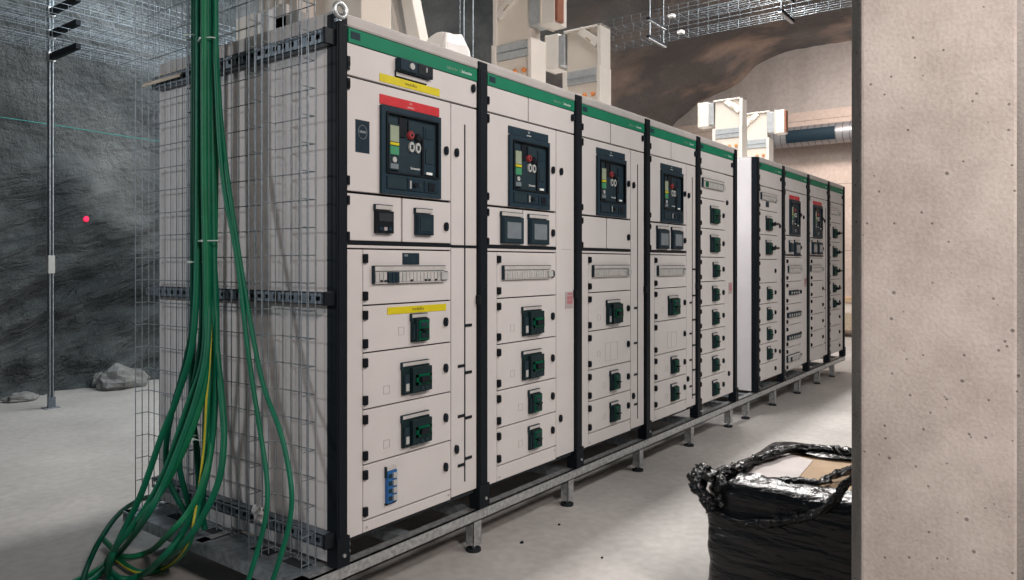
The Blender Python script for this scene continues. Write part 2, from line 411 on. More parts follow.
def me_modular(w, h, kind):
    m = MB(); a = w/2
    m.box(-a, a, -.010, .003, -h/2, h/2, 'lightgrey')
    m.box(-a, a, -.016, .003, h/2+.001, h/2+.020, 'clear'); m.box(-a, a, -.017, .0, h/2+.0185, h/2+.021, 'slate'); m.box(-a-.003, -a, -.017, 0, -h/2, h/2+.021, 'slate')
    m.box(-a, a, -.0135, -.004, -h/2, -h/2+.004, 'clear')
    r = random.Random(len(_cache)); k = int(w/.02)
    for i in range(k):                                              # row of small modules
        x = -a+.006+i*(w-.012)/k
        if kind == 'full' and .15 < i/k < .28: m.box(x, x+.017, -.020, -.008, -h*.45, h*.42, 'navy')
        elif kind == 'green' and .08 < i/k < .25: m.box(x, x+.017, -.014, -.008, -h*.40, h*.40, 'bgreen')
        else:
            m.box(x+.001, x+.017, -.014, -.008, -h*.38, h*.38, 'clear' if r.random() < .6 else 'lightgrey')
            if kind == 'full' and r.random() < .55: m.box(x+.003, x+.015, -.016, -.012, -h*.36, -h*.22, 'black')
    m.box(a-.028, a+.012, -.022, 0, -h*.30, h*.34, 'lightgrey')      # catch
    return m.mesh('modular_window')
def me_meter(w, h, kind):
    m = MB(); a, b = w/2, h/2
    m.box(-a, a, -.018, .003, -b, b, 'navy' if kind != 'old' else 'black')
    if kind == 'old':
        m.box(-a*.8, a*.8, -.021, -.016, b*.05, b*.8, 'recess_dark')
        for i in range(3): m.box(-a*.75+i*a*.55, -a*.4+i*a*.55, -.022, -.016, -b*.75, -b*.45, 'stick' if i == 1 else 'navy2')
    else:
        m.box(-a*.92, a*.92, -.021, -.016, -b*.9, b*.92, 'slate' if kind == 'big' else 'navy')
        m.box(-a*.66, a*.66, -.023, -.018, -b*.62, b*.62, 'screen' if kind == 'big' else 'slate')
        for i in range(4): m.box(-a*.5+i*a*.3, -a*.36+i*a*.3, -.0225, -.018, -b*.82, -b*.74, 'navy')
    m.box(-a, a, -.012, .002, b+.006, b+.022, 'clear'); m.box(-a, a, -.013, .002, b+.022, b+.0245, 'slate'); m.box(-a-.003, -a, -.013, .002, b, b+.0245, 'slate')
    return m.mesh('panel_meter')

def door(cab, x0, x1, z0, z1, hinge=None, locks=(), hz=None, gx=.0015, gz=.0028, name='door', mat='cab'):
    m = MB(); m.box(x0+gx, x1-gx, 0, .018, z0+gz, z1-gz, mat)
    d = part(name, m, cab, .0022)
    if hinge is not None:
        for z in (hz or (z0+.036, z1-.036)):
            sub('hinge', cached('hinge', me_hinge), d, hinge, z)
    for x, z in locks: sub('lock', cached('lock', me_lock), d, x, z)
    return d
def breaker(d, x, z, kind):
    w, h, k = {'motor': (.152, .110, 'motor'), 'mid': (.156, .122, 'motor'), 'small': (.090, .096, 'toggle'), 'tall': (.152, .112, 'toggle'), 'hand': (.14, .108, 'handle'), 'shand': (.085, .09, 'handle')}[kind]
    sub('circuit_breaker', cached(('brk', kind), lambda: me_breaker(w, h, k)), d, x, z)
def square(d, x, z): sub('knockout_outline', cached('sq', me_square), d, x, z)
def modular(d, x, z, w, h, kind): sub('modular_window', cached(('mod', w, h, kind), lambda: me_modular(w, h, kind)), d, x, z)
def meter(d, x, z, kind):
    w, h = {'old': (.088, .086), 'mini': (.098, .085), 'big': (.165, .124)}[kind]
    sub('panel_meter', cached(('met', kind), lambda: me_meter(w, h, kind)), d, x, z)

def acb(d, red=None):
    """window of the withdrawable air circuit breaker"""
    def mk_bezel():
        m = MB(); x0, x1, z0, z1 = .2, .536, 1.560, 1.900
        for a in ((x0, x1, 1.876, z1), (x0, x1, z0, 1.642), (x0, .224, 1.642, 1.876), (.516, x1, 1.642, 1.876)): m.box(a[0], a[1], -.014, .002, a[2], a[3], 'navy2')
        for a in ((.224, .516, 1.872, 1.878), (.224, .516, 1.640, 1.646), (.222, .228, 1.642, 1.876), (.512, .518, 1.642, 1.876)): m.box(a[0], a[1], -.020, -.008, a[2], a[3], 'black')
        return m.mesh('bezel')
    sub('bezel', cached('bezel', mk_bezel), d, 0, 0)
    def mk_face():
        m = MB(); m.box(.224, .516, -.004, .002, 1.642, 1.876, 'slate')
        m.box(.297, .335, -.010, -.003, 1.79, 1.865, 'black'); m.box(.345, .352, -.010, -.003, 1.80, 1.86, 'black')
        m.box(.424, .434, -.012, -.003, 1.65, 1.80, 'black'); m.box(.436, .50, -.008, -.003, 1.652, 1.85, 'navy2'); m.box(.444, .492, -.0105, -.006, 1.80, 1.842, 'navy')
        m.box(.446, .490, -.0115, -.006, 1.70, 1.76, 'slate'); m.box(.450, .484, -.012, -.006, 1.654, 1.664, 'text_w')
        m.text('Schneider', .362, 1.668, -.006, .014, 'text_w')
        return m.mesh('breaker_face')
    sub('breaker_face', cached('acbface', mk_face), d, 0, 0)
    def mk_stat():
        m = MB(); m.box(.240, .294, -.012, -.003, 1.655, 1.835, 'slate'); m.box(.244, .290, -.015, -.010, 1.765, 1.828, 'stat_y'); m.box(.244, .290, -.0155, -.010, 1.752, 1.762, 'yellow')
        m.box(.244, .290, -.015, -.010, 1.715, 1.748, 'stat_g'); m.cyl((.267, -.016, 1.695), (.267, -.010, 1.695), .011, 'lightgrey'); m.box(.246, .288, -.0145, -.010, 1.660, 1.680, 'screen'); return m.mesh('status_strip')
    sub('status_strip', cached('stat', mk_stat), d, 0, 0)
    def mk_btn(mat): 
        def f():
            m = MB(); m.tube([(0, 0, 0), (0, -.012, 0), (0, -.018, 0)], 0, mat, 18, rad=[.018, .018, .013]); m.cyl((0, -.019, 0), (0, -.0185, 0), .006, 'black'); return m.mesh('push_button')
        return f
    sub('red_push_button', cached('rb', mk_btn('redbtn')), d, .360, 1.803)
    sub('black_push_button', cached('bb', mk_btn('black')), d, .402, 1.797)
    def mk_tag():
        m = MB(); n = 16; m.prism([(.0145*math.cos(2*math.pi*i/n), .021*math.sin(2*math.pi*i/n)) for i in range(n)], 'y', -.012, -.003, 'lightgrey'); m.box(-.006, .006, -.0135, -.010, -.009, .009, 'slate'); return m.mesh('indicator')
    for x in (.366, .402): sub('indicator', cached('tagm', mk_tag), d, x, 1.757)
    def mk_row():
        m = MB()
        for a, b in ((.224, .33), (.334, .425), (.43, .512)): m.box(a, b, -.018, -.010, 1.580, 1.628, 'navy'); m.box(a+.004, b-.004, -.019, -.012, 1.584, 1.624, 'slate' if a < .3 else 'navy')
        m.box(.345, .352, -.022, -.012, 1.588, 1.620, 'lightgrey'); m.cyl((.375, -.026, 1.604), (.375, -.012, 1.604), .010, 'black'); m.cyl((.405, -.021, 1.604), (.405, -.012, 1.604), .011, 'slate')
        m.box(.452, .488, -.022, -.012, 1.588, 1.620, 'black'); return m.mesh('control_strip')
    sub('control_strip', cached('row', mk_row), d, 0, 0)
    def mk_lab(mat):
        def f():
            m = MB(); m.box(.2, .536, -.003, .002, 1.905, 1.942, mat); m.text('Q1', .368, 1.927, -.003, .012, 'text_w' if mat == 'navy2' else 'paper', 'CENTER'); m.text('ARRIVAL', .368, 1.911, -.003, .010, 'text_w' if mat == 'navy2' else 'paper', 'CENTER'); return m.mesh('name_plate')
        return f
    sub('name_plate', cached(('lab', red), mk_lab('red' if red else 'navy2')), d, 0, 0)

def shell(cab, W, first=False, second=False):
    """carcass, posts, roof and name band shared by every cabinet"""
    m = MB(); m.box(.02, W-.02, .018, DEPTH-.01, .262, 2.165, 'recess_dark');  # dark sheet behind the doors, painting in the shade of their gaps
    m.box(.006, W-.006, .05, DEPTH, .258, 2.17, 'cab'); part('body', m, cab)
    m = MB(); m.box(.0, W, -.004, DEPTH+.01, 2.160, 2.205, 'crown'); m.box(.03, W-.03, -.006, .002, 2.163, 2.197, 'crown'); part('roof', m, cab, .004)
    m = MB(); m.box(.045, W-.032, -.003, .018, 2.104, 2.157, 'green'); m.box(.056, .100, -.0045, 0, 2.120, 2.146, 'navy2'); m.text('P', .071, 2.127, -.0045, .014, 'slate')
    m.text('Life Is On', W-.232, 2.121, -.003, .0165, 'stat_y'); m.text('Schneider', W-.138, 2.121, -.003, .0175, 'text_w'); m.box(W-.148, W-.1468, -.0035, 0, 2.119, 2.136, 'stat_y')
    b = part('name_band', m, cab, .001)
    m = MB(); x0 = -.016 if first or second else -.030
    m.box(x0, .033, -.012, .045, Z0, 2.195, 'post'); m.box(x0+.006, .027, -.016, -.01, Z0+.02, 2.16, 'post'); p = part('corner_post', m, cab, .003)
    if x0 < -.02:
        m = MB(); m.box(-.040, -.026, -.02, 0, 1.108, 1.148, 'black'); part('latch', m, cab, .002)
    for z in (1.95, 2.03): m = MB(); m.box(.030, .044, -.016, .0, z-.018, z+.018, 'black'); part('latch', m, cab, .002)
    m = MB(); m.box(x0-.004, .038, -.020, .04, Z0+.002, .300, 'post')
    for z in (.235, .262): m.cyl((.038, .0, z), (.050, .0, z), .008, 'galv', 8)
    m.cyl((.008, -.020, .235), (.008, -.027, .235), .007, 'galv', 8)
    part('post_foot', m, cab, .002)

def top_doors(cab, W, split, lockx):
    if split:
        door(cab, .038, .3645, 1.982, 2.104, .036, hz=(2.03,)); door(cab, .3695, W-.03, 1.982, 2.104, None, [(lockx, 2.066)])
    else: door(cab, .038, W-.03, 1.982, 2.104, .036, [(lockx, 2.066)], hz=(2.015,))
def sticker_mesh():
    m = MB(); m.box(-.037, .037, -.002, .001, -.044, .044, 'stick'); m.box(-.020, .034, -.003, 0, -.02, .0, 'redfade'); m.box(-.020, .034, -.003, 0, .004, .022, 'redfade')
    m.box(-.016, .034, -.003, 0, .028, .038, 'redfade'); m.box(-.02, .034, -.003, 0, -.038, -.026, 'stick'); return m.mesh('warning_sticker')
def side_door(cab, x0, x1, slot=None, marks_r=(), marks_l=(), locks=(), bar=False, sticker=False, z1=1.98):
    if bar:
        d = door(cab, x0, x1, .282, 1.362, None, [l for l in locks if l[1] < 1.36]); d2 = door(cab, x0, x1, 1.366, z1, None, [l for l in locks if l[1] > 1.36])
        m = MB(); m.box(x0+.004, x1-.002, -.003, .004, 1.3585, 1.3695, 'black'); part('joint_strip', m, cab)
    else: d = door(cab, x0, x1, .282, z1, None, locks)
    if slot:
        m = MB(); m.box(slot-.0035, slot+.0035, -.002, .002, .335, 1.898, 'black')
        for z in marks_r: m.box(slot, slot+.046, -.004, .002, z-.006, z+.006, 'black')
        for z in marks_l: m.box(slot-.046, slot, -.004, .002, z-.006, z+.006, 'black')
        m.build('slot_strip', d)
    if sticker: sub('warning_sticker', cached('stk', sticker_mesh), d, (x0+x1)/2+.035, 1.095)
    if not bar and sticker == 1:
        m = MB(); m.box(x0+.05, x1-.03, -.001, .001, 1.362, 1.365, 'stick'); m.build('seam_mark', d)
    return d
LINES = [1.345, 1.127, .913, .698, .524, .348, .276]
def acb_front(cab, W, meters, lines, items, red, split_meter=True, one=False):
    xr = .612
    d = door(cab, .036, xr, 1.556, 1.980, .036, [(.577, 1.768)], hz=(1.595, 1.945)); acb(d, red)
    a = door(cab, .036, .3175, 1.373, 1.552, .036, hz=(1.39, 1.522)); b = door(cab, .3235, xr, 1.373, 1.552, None, [(.577, 1.446)])
    if meters == 'old': meter(a, .215, 1.449, 'old'); meter(b, .437, 1.448, 'mini')
    elif meters == 'big': meter(a, .222, 1.446, 'big'); meter(b, .442, 1.446, 'big')
    elif meters == 'mixed': meter(a, .235, 1.44, 'mini'); meter(b, .435, 1.43, 'big')
    m = MB(); m.box(.036, xr-.004, -.004, .006, 1.3615, 1.3735, 'black'); part('joint_strip', m, cab)
    door(cab, .036, xr, 1.345, 1.362, name='cover_strip')
    door(cab, .036, .117, lines[-1], 1.345, name='filler_panel')
    ds = []
    for i in range(len(lines)-1):
        z1, z0 = lines[i], lines[i+1]
        last = i == len(lines)-2
        if last:
            dd = door(cab, .117, xr, z0, z1, None, name='plinth_panel'); m = MB(); m.cyl((.135, -.002, z0+.02), (.135, .002, z0+.02), .005, 'stick', 8); m.cyl((.597, -.002, z1-.02), (.597, .002, z1-.02), .005, 'stick', 8); m.build('screw', dd)
        else: dd = door(cab, .117, xr, z0, z1, .125, [(.574, (z0+z1)/2)], name='drawer_door')
        ds.append(dd)
    return ds
def cabinet(x, W, label, group='grey switchgear cabinets standing in one row'):
    return empty('switchgear_cabinet', (x, 0, Z0), label, 'cabinet', group)

# ---- cabinet nearest the camera
c = cabinet(0, .817, 'light grey switchgear cabinet nearest the camera with red and yellow labels')
shell(c, .817, first=True); top_doors(c, .817, False, .756)
m = MB(); m.box(-.012, 0, .02, DEPTH, .20, 2.165, 'cab'); part('side_panel', m, c, .003)
m = MB(); m.box(-.013, -.006, .02, DEPTH, 2.155, 2.205, 'crown'); part('side_roof_edge', m, c)
m = MB()
m.tube([(-.012+.025*math.cos(a), -.024, 2.199+.025*math.sin(a)) for a in [2*math.pi*i/24 for i in range(24)]], .009, 'galv', 10, closed=True); m.box(-.018, -.006, -.026, .0, 2.162, 2.174, 'galvd')
part('lifting_eye', m, c)
td = [o for o in c.children if o.name.startswith('door')][0]
m = MB(); m.box(.283, .476, -.024, .002, 2.046, 2.098, 'navy'); m.box(.286, .376, -.030, -.02, 2.049, 2.095, 'navy'); m.box(.386, .472, -.027, -.02, 2.050, 2.094, 'black'); m.cyl((.345, -.036, 2.072), (.345, -.026, 2.072), .013, 'lightgrey'); m.box(.43, .436, -.031, -.02, 2.066, 2.086, 'lightgrey'); m.box(.283, .458, -.006, .002, 2.027, 2.043, 'clear'); m.box(.283, .458, -.007, .002, 2.024, 2.028, 'black'); m.box(.280, .284, -.007, .002, 2.024, 2.05, 'black')
m.build('selector_switch', td, bevel=.002)
def yellow_label(d, x0, x1, z0, z1, txt):
    m = MB(); m.box(x0, x1, -.002, .001, z0, z1, 'yellow'); m.text(txt, (x0+x1)/2, z0+.010, -.002, .019, 'text_d', 'CENTER'); m.build('yellow_label', d)
yellow_label(td, .2, .54, 1.991, 2.022, 'medelfos')
ds = acb_front(c, .817, 'old', [1.345, 1.132, .953, .740, .532, .322, .276], None, True)
ad = [o for o in c.children if o.name.startswith('door')][1]
m = MB(); m.box(.080, .148, -.002, .001, 1.705, 1.826, 'navy')
n = 28; m.tube([(.114+.021*math.cos(2*math.pi*i/n), -.002, 1.782+.026*math.sin(2*math.pi*i/n)) for i in range(n)], .0014, 'screen', 4, closed=True)
m.box(.098, .130, -.003, 0, 1.778, 1.787, 'screen'); m.prism([(.108, 1.722), (.120, 1.722), (.114, 1.744)], 'y', -.003, 0, 'slate')
m.build('instruction_sticker', ad)
modular(ds[0], .362, 1.237, .398, .048, 'full')
m = MB(); m.box(.323, .416, -.003, .001, 1.286, 1.332, 'navy'); m.box(.331, .350, -.004, 0, 1.318, 1.327, 'screen'); m.box(.331, .408, -.004, 0, 1.305, 1.308, 'navy2'); m.box(.331, .408, -.004, 0, 1.296, 1.299, 'navy2'); m.build('rating_plate', ds[0])
yellow_label(ds[1], .241, .580, 1.091, 1.119, 'medelfos')
breaker(ds[1], .412, 1.022, 'small'); square(ds[1], .316, 1.022)
breaker(ds[2], .391, .824, 'motor'); square(ds[2], .237, .80)
breaker(ds[3], .391, .614, 'motor'); square(ds[3], .237, .59)
m = MB(); m.box(.229, .279, -.016, .002, .362, .486, 'blue'); m.box(.226, .282, -.008, .002, .355, .362, 'black'); m.box(.229, .279, -.012, .002, .487, .502, 'clear'); m.box(.226, .230, -.013, .002, .46, .504, 'slate')
for i in range(4): m.box(.254, .274, -.024, -.012, .370+i*.029, .390+i*.029, 'lightgrey'); m.box(.234, .250, -.019, -.012, .372+i*.029, .388+i*.029, 'navy2')
m.build('surge_arrester', ds[4], bevel=.001)
side_door(c, .614, .786, .703, (1.018, .811, .612, .434), (.844, .626, .412), [(.644, 1.768), (.644, .488)], bar=True)

# ---- second cabinet
X2 = .817
c = cabinet(X2, .818, 'grey switchgear cabinet second from camera with warning sticker, between first and third')
shell(c, .818); top_doors(c, .818, True, .764)
ds = acb_front(c, .818, 'big', LINES, None, False)
modular(ds[0], .348, 1.237, .388, .046, 'pale')
breaker(ds[1], .388, 1.000, 'mid'); square(ds[1], .235, .982); breaker(ds[2], .388, .786, 'mid'); square(ds[2], .235, .765)
breaker(ds[3], .408, .602, 'small'); square(ds[3], .30, .595); breaker(ds[4], .408, .425, 'small'); square(ds[4], .30, .42)
side_door(c, .614, .787, None, (), (), [(.654, 1.768), (.648, .484)], sticker=1)
# ---- third
X3 = 1.635
c = cabinet(X3, .821, 'third grey switchgear cabinet from the camera, the one without meters')
shell(c, .821); top_doors(c, .821, True, .764)
ds = acb_front(c, .821, None, LINES, None, False)
modular(ds[0], .366, 1.237, .420, .046, 'pale')
breaker(ds[1], .390, 1.000, 'mid'); square(ds[1], .235, .985)
def blank(d, x, z):
    m = MB(); w, h, t = .073, .052, .0016
    for a in ((-w, w, h-t, h), (-w, w, -h, -h+t), (-w, -w+t, -h, h), (w-t, w, -h, h), (-w*.2, -w*.2+t, -h, h)): m.box(x+a[0], x+a[1], -.001, .001, z+a[2], z+a[3], 'stick')
    m.build('blank_cutout', d)
blank(ds[2], .376, .78); square(ds[2], .23, .78)
breaker(ds[3], .40, .602, 'small'); square(ds[3], .295, .595); breaker(ds[4], .40, .420, 'small'); square(ds[4], .295, .415)
side_door(c, .614, .789, .702, (), (1.017, .803, .610, .428), [(.643, 1.765), (.640, .484)])
# ---- fourth
X4 = 2.456
c = cabinet(X4, .803, 'fourth grey switchgear cabinet from the camera with two square meters and one blank cutout')
shell(c, .803); top_doors(c, .803, True, .755)
ds = acb_front(c, .803, 'big', LINES, None, False)
modular(ds[0], .352, 1.232, .405, .046, 'pale')
breaker(ds[1], .390, 1.000, 'tall'); square(ds[1], .235, .985); blank(ds[2], .38, .78)
breaker(ds[3], .40, .600, 'small'); square(ds[3], .295, .595); breaker(ds[4], .40, .418, 'small'); square(ds[4], .295, .415)
side_door(c, .614, .771, .713, (1.248, 1.062, .891, .711, .536, .361), (1.014, .797, .612, .427), [(.643, 1.762), (.628, .486)])

def feeder(c, W, lines, items, xd, locks_x, extra=(), sticker=False, hinge=.045):
    ds = []
    door(c, .038, W-.03, lines[0]+.002, 2.104, .036, [(W-.068, 2.062)], hz=(2.02,))
    for i in range(len(lines)-1):
        z1, z0 = lines[i], lines[i+1]; zc = (z0+z1)/2
        d = door(c, .038, xd, z0, z1, .045, [(locks_x, zc+.0)] if items[i] not in ('plinth',) else [], name='drawer_door'); ds.append(d)
        it = items[i]
        if isinstance(it, tuple): breaker(d, it[1], zc-.012, it[0])
    d = door(c, xd+.002, W-.03, lines[-1], lines[0]-.002, None, extra)
    if sticker: sub('warning_sticker', cached('stk', sticker_mesh), d, (xd+W-.03)/2+.02, 1.095)
    return ds
L5 = [1.977, 1.765, 1.545, 1.335, 1.155, .978, .803, .628, .455, .268]
# ---- fifth, end of the first group
X5 = 3.259
c = cabinet(X5, .741, 'grey switchgear cabinet with eight breakers stacked, last before the gap')
shell(c, .741)
ds = feeder(c, .741, L5, [None, ('tall', .31), ('tall', .31), ('small', .33)]+[('small', .32)]*5, .54, .492, [(.567, 1.759), (.606, .43)], True)
modular(ds[0], .283, 1.866, .408, .048, 'green')
m = MB(); m.box(.741-.016, .741+.033, -.012, .045, Z0, 2.195, 'post'); part('corner_post', m, c, .003)
m = MB(); m.box(.741-.020, .741+.038, -.02, .04, Z0+.002, .30, 'post'); part('post_foot', m, c, .002)

# ---- second group beyond the gap
X6 = 4.53
c = cabinet(X6, .72, 'grey switchgear cabinet with white side panel, first beyond the gap')
shell(c, .72, second=True)
m = MB(); m.box(-.030, -.017, .036, DEPTH, .20, 2.19, 'white'); part('side_panel', m, c, .003)
m = MB(); m.box(-.034, -.010, -.010, .035, Z0, 2.195, 'post'); part('corner_cover', m, c, .003)
ds = feeder(c, .72, [1.960, 1.752, 1.540, 1.325, 1.118, .935, .757, .585, .413, .268], [None, ('hand', .30), ('hand', .30), None, ('small', .31), ('small', .31), ('small', .31), ('small', .31), None], .575, .49, [(.62, 1.63), (.62, .48)])
modular(ds[0], .306, 1.862, .425, .040, 'pale')
m = MB(); m.box(.235, .315, -.004, .002, 1.785, 1.832, 'navy2'); m.build('rating_plate', ds[0])
X7 = 5.25
def contactors(d, x0, x1, z0, z1, n):
    m = MB(); m.box(x0, x1, -.008, .002, z0, z1, 'navy')
    w = (x1-x0)/n
    for i in range(n): m.box(x0+i*w+.006, x0+(i+1)*w-.006, -.020, -.006, z0+.006, z1-.006, 'slate'); m.box(x0+i*w+.02, x0+i*w+.04, -.026, -.018, z0+.012, z1-.014, 'lightgrey')
    m.build('contactor_row', d)
c = cabinet(X7, .83, 'grey switchgear cabinet with red label and three rows of dark contactors, beyond the gap')
shell(c, .83); top_doors(c, .83, True, .78)
ds = acb_front(c, .83, 'mixed', [1.345, 1.115, .90, .70, .49, .272, .268], None, True)
modular(ds[0], .363, 1.222, .42, .046, 'pale'); contactors(ds[1], .19, .50, .986, 1.030, 4); contactors(ds[2], .126, .56, .770, .820, 6); contactors(ds[3], .126, .56, .558, .606, 6)
modular(ds[4], .326, .372, .41, .046, 'full')
side_door(c, .614, .799, None, (), (), [(.669, 1.75)], sticker=2)
X8 = 6.08
c = cabinet(X8, .81, 'grey switchgear cabinet with red label and blank lower doors, beyond the gap')
shell(c, .81); top_doors(c, .81, True, .76)
ds = acb_front(c, .81, 'big', [1.345, 1.105, .931, .757, .583, .41, .268], None, True)
modular(ds[0], .305, 1.225, .42, .046, 'pale')
side_door(c, .614, .78, .70, (), (1.0, .80, .60, .42), [(.65, 1.75)])
X9 = 6.89
c = cabinet(X9, .70, 'grey switchgear cabinet at the far end of the row, beside the column')
shell(c, .70)
ds = feeder(c, .70, [1.977, 1.750, 1.53, 1.318, 1.107, .925, .76, .58, .41, .268], [None, ('hand', .27), ('hand', .27), ('hand', .27), ('shand', .25), ('shand', .25), None, None, None], .56, .50, [])
modular(ds[0], .24, 1.866, .41, .05, 'pale')
m = MB(); m.box(.70-.016, .70+.033, -.012, .045, Z0, 2.195, 'post'); part('corner_post', m, c, .003)
m = MB(); m.box(.70-.020, .70+.038, -.02, .04, Z0+.002, .30, 'post'); part('post_foot', m, c, .002)

# ================================================================== GALVANISED SUPPORT FRAME
fr = empty('support_frame', (3.7, .6, 0), 'galvanised steel support frame with short legs under the whole row of cabinets', 'frame')
def fpart(name, mb, bevel=0, parent=None): 
    o = mb.build(name, parent or fr, (-3.7, -.6, 0) if not parent else (0, 0, 0), bevel); return o
XA, XB = -.165, 7.68
for y in (.0, .62, 1.20):
    m = MB(); m.box(XA, XB, y, y+.006, .135, .188, 'galv'); m.box(XA, XB, y, y+.05, .182, .188, 'galv'); m.box(XA, XB, y, y+.05, .135, .141, 'galv'); fpart('rail', m)
for x in (-.155, .40, .80, 1.60, 2.42, 3.22, 3.96, 4.45, 5.22, 6.05, 6.86, 7.62):
    m = MB(); m.box(x-.03 if x > 0 else x-.015, x+.03 if x > 0 else x+.035, .006, 1.25, .14, .181 if x > 0 else .188, 'galvd'); fpart('cross_member', m)
m = MB()
m.box(-.119, -.004, .055, 1.24, .180, .186, 'galvd')
fpart('cover_plate', m)
for y_ in (.10, .30, .62, .92):
    m = MB(); m.box(-.085, -.035, y_, y_+.12, .1855, .1868, 'recess_dark'); fpart('cable_slot', m)
for x in (.765, 1.545, 2.36, 3.14, 3.90, 4.29, 5.0, 5.77, 6.50, 7.12):
    for y in (.0, .62, 1.20):
        m = MB(); m.box(x, x+.05, y-.003, y+.004, .03, .19 if y else .137, 'galv'); m.box(x, x+.005, y, y+.045, .03, .137, 'galv'); m.box(x+.045, x+.05, y, y+.045, .03, .137, 'galv')
        l = fpart('leg', m)
        m = MB(); m.cyl((x+.025, y+.022, .012), (x+.025, y+.022, .06), .008, 'galvd', 10); m.cyl((x+.025, y+.022, 0), (x+.025, y+.022, .012), .034, 'rubber', 18); m.build('foot', l)

# ================================================================== END PANEL: STRUT RAILS, WIRE TRAYS, CABLES
def strut(z0, z1, ya, yb, label):
    m = MB(); x0, x1 = -.056, -.015; t = .003
    m.box(x0, x1, ya, yb, z1-t, z1, 'strut'); m.box(x0, x1, ya, yb, z0, z0+t, 'strut'); m.box(x1-t, x1, ya, yb, z0, z1, 'strut')
    h = z1-z0; a, b = z0+h*.32, z0+h*.68
    m.box(x0, x0+t, ya, yb, z0, a, 'strut'); m.box(x0, x0+t, ya, yb, b, z1, 'strut')
    y = ya
    while y < yb: m.box(x0, x0+t, y, min(y+.022, yb), a, b, 'strut'); y += .05
    o = m.build('strut_channel'); tag(o, label, 'rail', 'slotted strut rails across the end panel')
    e = MB(); e.box(x0-.004, x1, ya-.012, ya+.004, z0-.003, z1+.003, 'black'); e.build('end_cap', o, bevel=.002)
strut(2.080, 2.132, .012, 1.22, 'slotted grey strut rail along the top of the end panel')
strut(1.142, 1.186, .012, 1.27, 'slotted grey strut rail halfway up the end panel')
strut(.272, .318, .012, 1.22, 'slotted grey strut rail near the bottom of the end panel')

def wire_tray_vertical(ya, yb, z0, z1, label):
    m = MB(); xb, xf = -.062, -.122; r = .0021
    n = max(3, round((yb-ya)/.05)); 
    for i in range(n+1):
        y = ya+(yb-ya)*i/n; m.tube([(xb, y, z0), (xb, y, z1)], r, 'wire', 5)
    for y in (ya, yb):
        for x in (xb-.03, xf): m.tube([(x, y, z0), (x, y, z1)], r, 'wire', 5)
    z = z0+.02
    while z < z1:
        m.tube([(xf, ya, z), (xb-.004, ya, z), (xb-.004, yb, z), (xf, yb, z)], r, 'wire', 5); z += .1
    tag(m.build('wire_tray'), label, 'cable tray', 'upright wire mesh trays on the end panel')
wire_tray_vertical(.052, .288, .200, 5.0, 'narrow upright wire mesh tray at the right edge of the end panel')
wire_tray_vertical(.368, .790, .195, 5.0, 'upright wire mesh tray in the middle of the end panel behind the green cables')
wire_tray_vertical(.806, 1.235, .195, 5.0, 'upright wire mesh tray at the outer left edge of the end panel')

# green cables.  controls: (u, v, axis, value)
def cable(ctrl, r, mat, label, group=None, stripe=False):
    pts = [at(u, v, a, w) for u, v, a, w in ctrl]
    for p in pts: p.z = max(p.z, r+.001)
    sp = smooth_path(pts, 7)
    for p in sp: p.z = max(p.z, r+.001)
    m = MB(); m.tube(sp, r, mat, 9)
    o = m.build('cable'); tag(o, label, 'cable', group)
    if stripe:
        a = MB(); a.tube([p+Vector((-r*.75, -r*.35, 0)) for p in sp], r*.5, 'cable_y', 5); a.build('stripe', o)
    return o
X = 'x'; Zf = 'z'
G = 'green cables hanging down the end panel'
top = lambda u, x: [(194+(u-190)*.66, -690, X, x), (194+(u-190)*.66, -60, X, x), (194+(u-190)*.66, 60, X, x)]
cable(top(197, -.18)+[(198.2, 180, X, -.18), (197.4, 260, X, -.19), (193.0, 340, X, -.21), (178.0, 395, X, -.23), (161.0, 438, X, -.26), (142.0, 492, X, -.31), (124.0, 530, X, -.35), (112.0, 556, X, -.40), (109, 576, Zf, .03), (118, 588, Zf, .03)], .0122, 'cable', 'thick green cable leftmost of the bundle sweeping down to the left', G)
cable(top(204, -.17)+[(204.1, 200, X, -.17), (205.8, 300, X, -.18), (203.0, 360, X, -.2), (187.0, 408, X, -.24), (164.0, 474, X, -.30), (140.0, 516, X, -.36), (116.0, 547, X, -.40), (107, 565, Zf, .05), (120, 578, Zf, .03), (140, 576, Zf, .03), (162.0, 558, X, -.34), (184.0, 530, X, -.28), (203.0, 489, X, -.24), (212.0, 440, X, -.21), (216.0, 380, X, -.19), (215.9, 300, X, -.16), (212.2, 240, X, -.15)], .0122, 'cable', 'green cable looping on the floor at far left and rising into the bundle again', G)
cable(top(193, -.14)+[(195.2, 200, X, -.14), (195.6, 300, X, -.15), (186.0, 360, X, -.18), (172.0, 412, X, -.21), (166.0, 450, X, -.22), (169.0, 480, X, -.22), (180.0, 503, X, -.2), (190.0, 518, X, -.19)], .0112, 'cable_d', 'dark green cable bending left then back in to the frame foot', G)
cable(top(200, -.13)+[(200.4, 200, X, -.13), (201.5, 330, X, -.15), (190.0, 400, X, -.19), (179.0, 438, X, -.20), (180.0, 470, X, -.20), (187.0, 498, X, -.18), (193.0, 520, X, -.17)], .0112, 'cable_d', 'dark green cable dropping behind the sweep of lighter cables', G)
cable(top(211, -.18)+[(208.5, 180, X, -.18), (208.5, 280, X, -.19), (207.0, 350, X, -.22), (196.0, 400, X, -.26), (180.0, 445, X, -.31), (163.0, 486, X, -.36), (144.0, 520, X, -.40), (120, 552, Zf, .06), (98, 575, Zf, .03), (80, 588, Zf, .03)], .0122, 'cable', 'thick green cable crossing the bundle to the lower left corner', G)
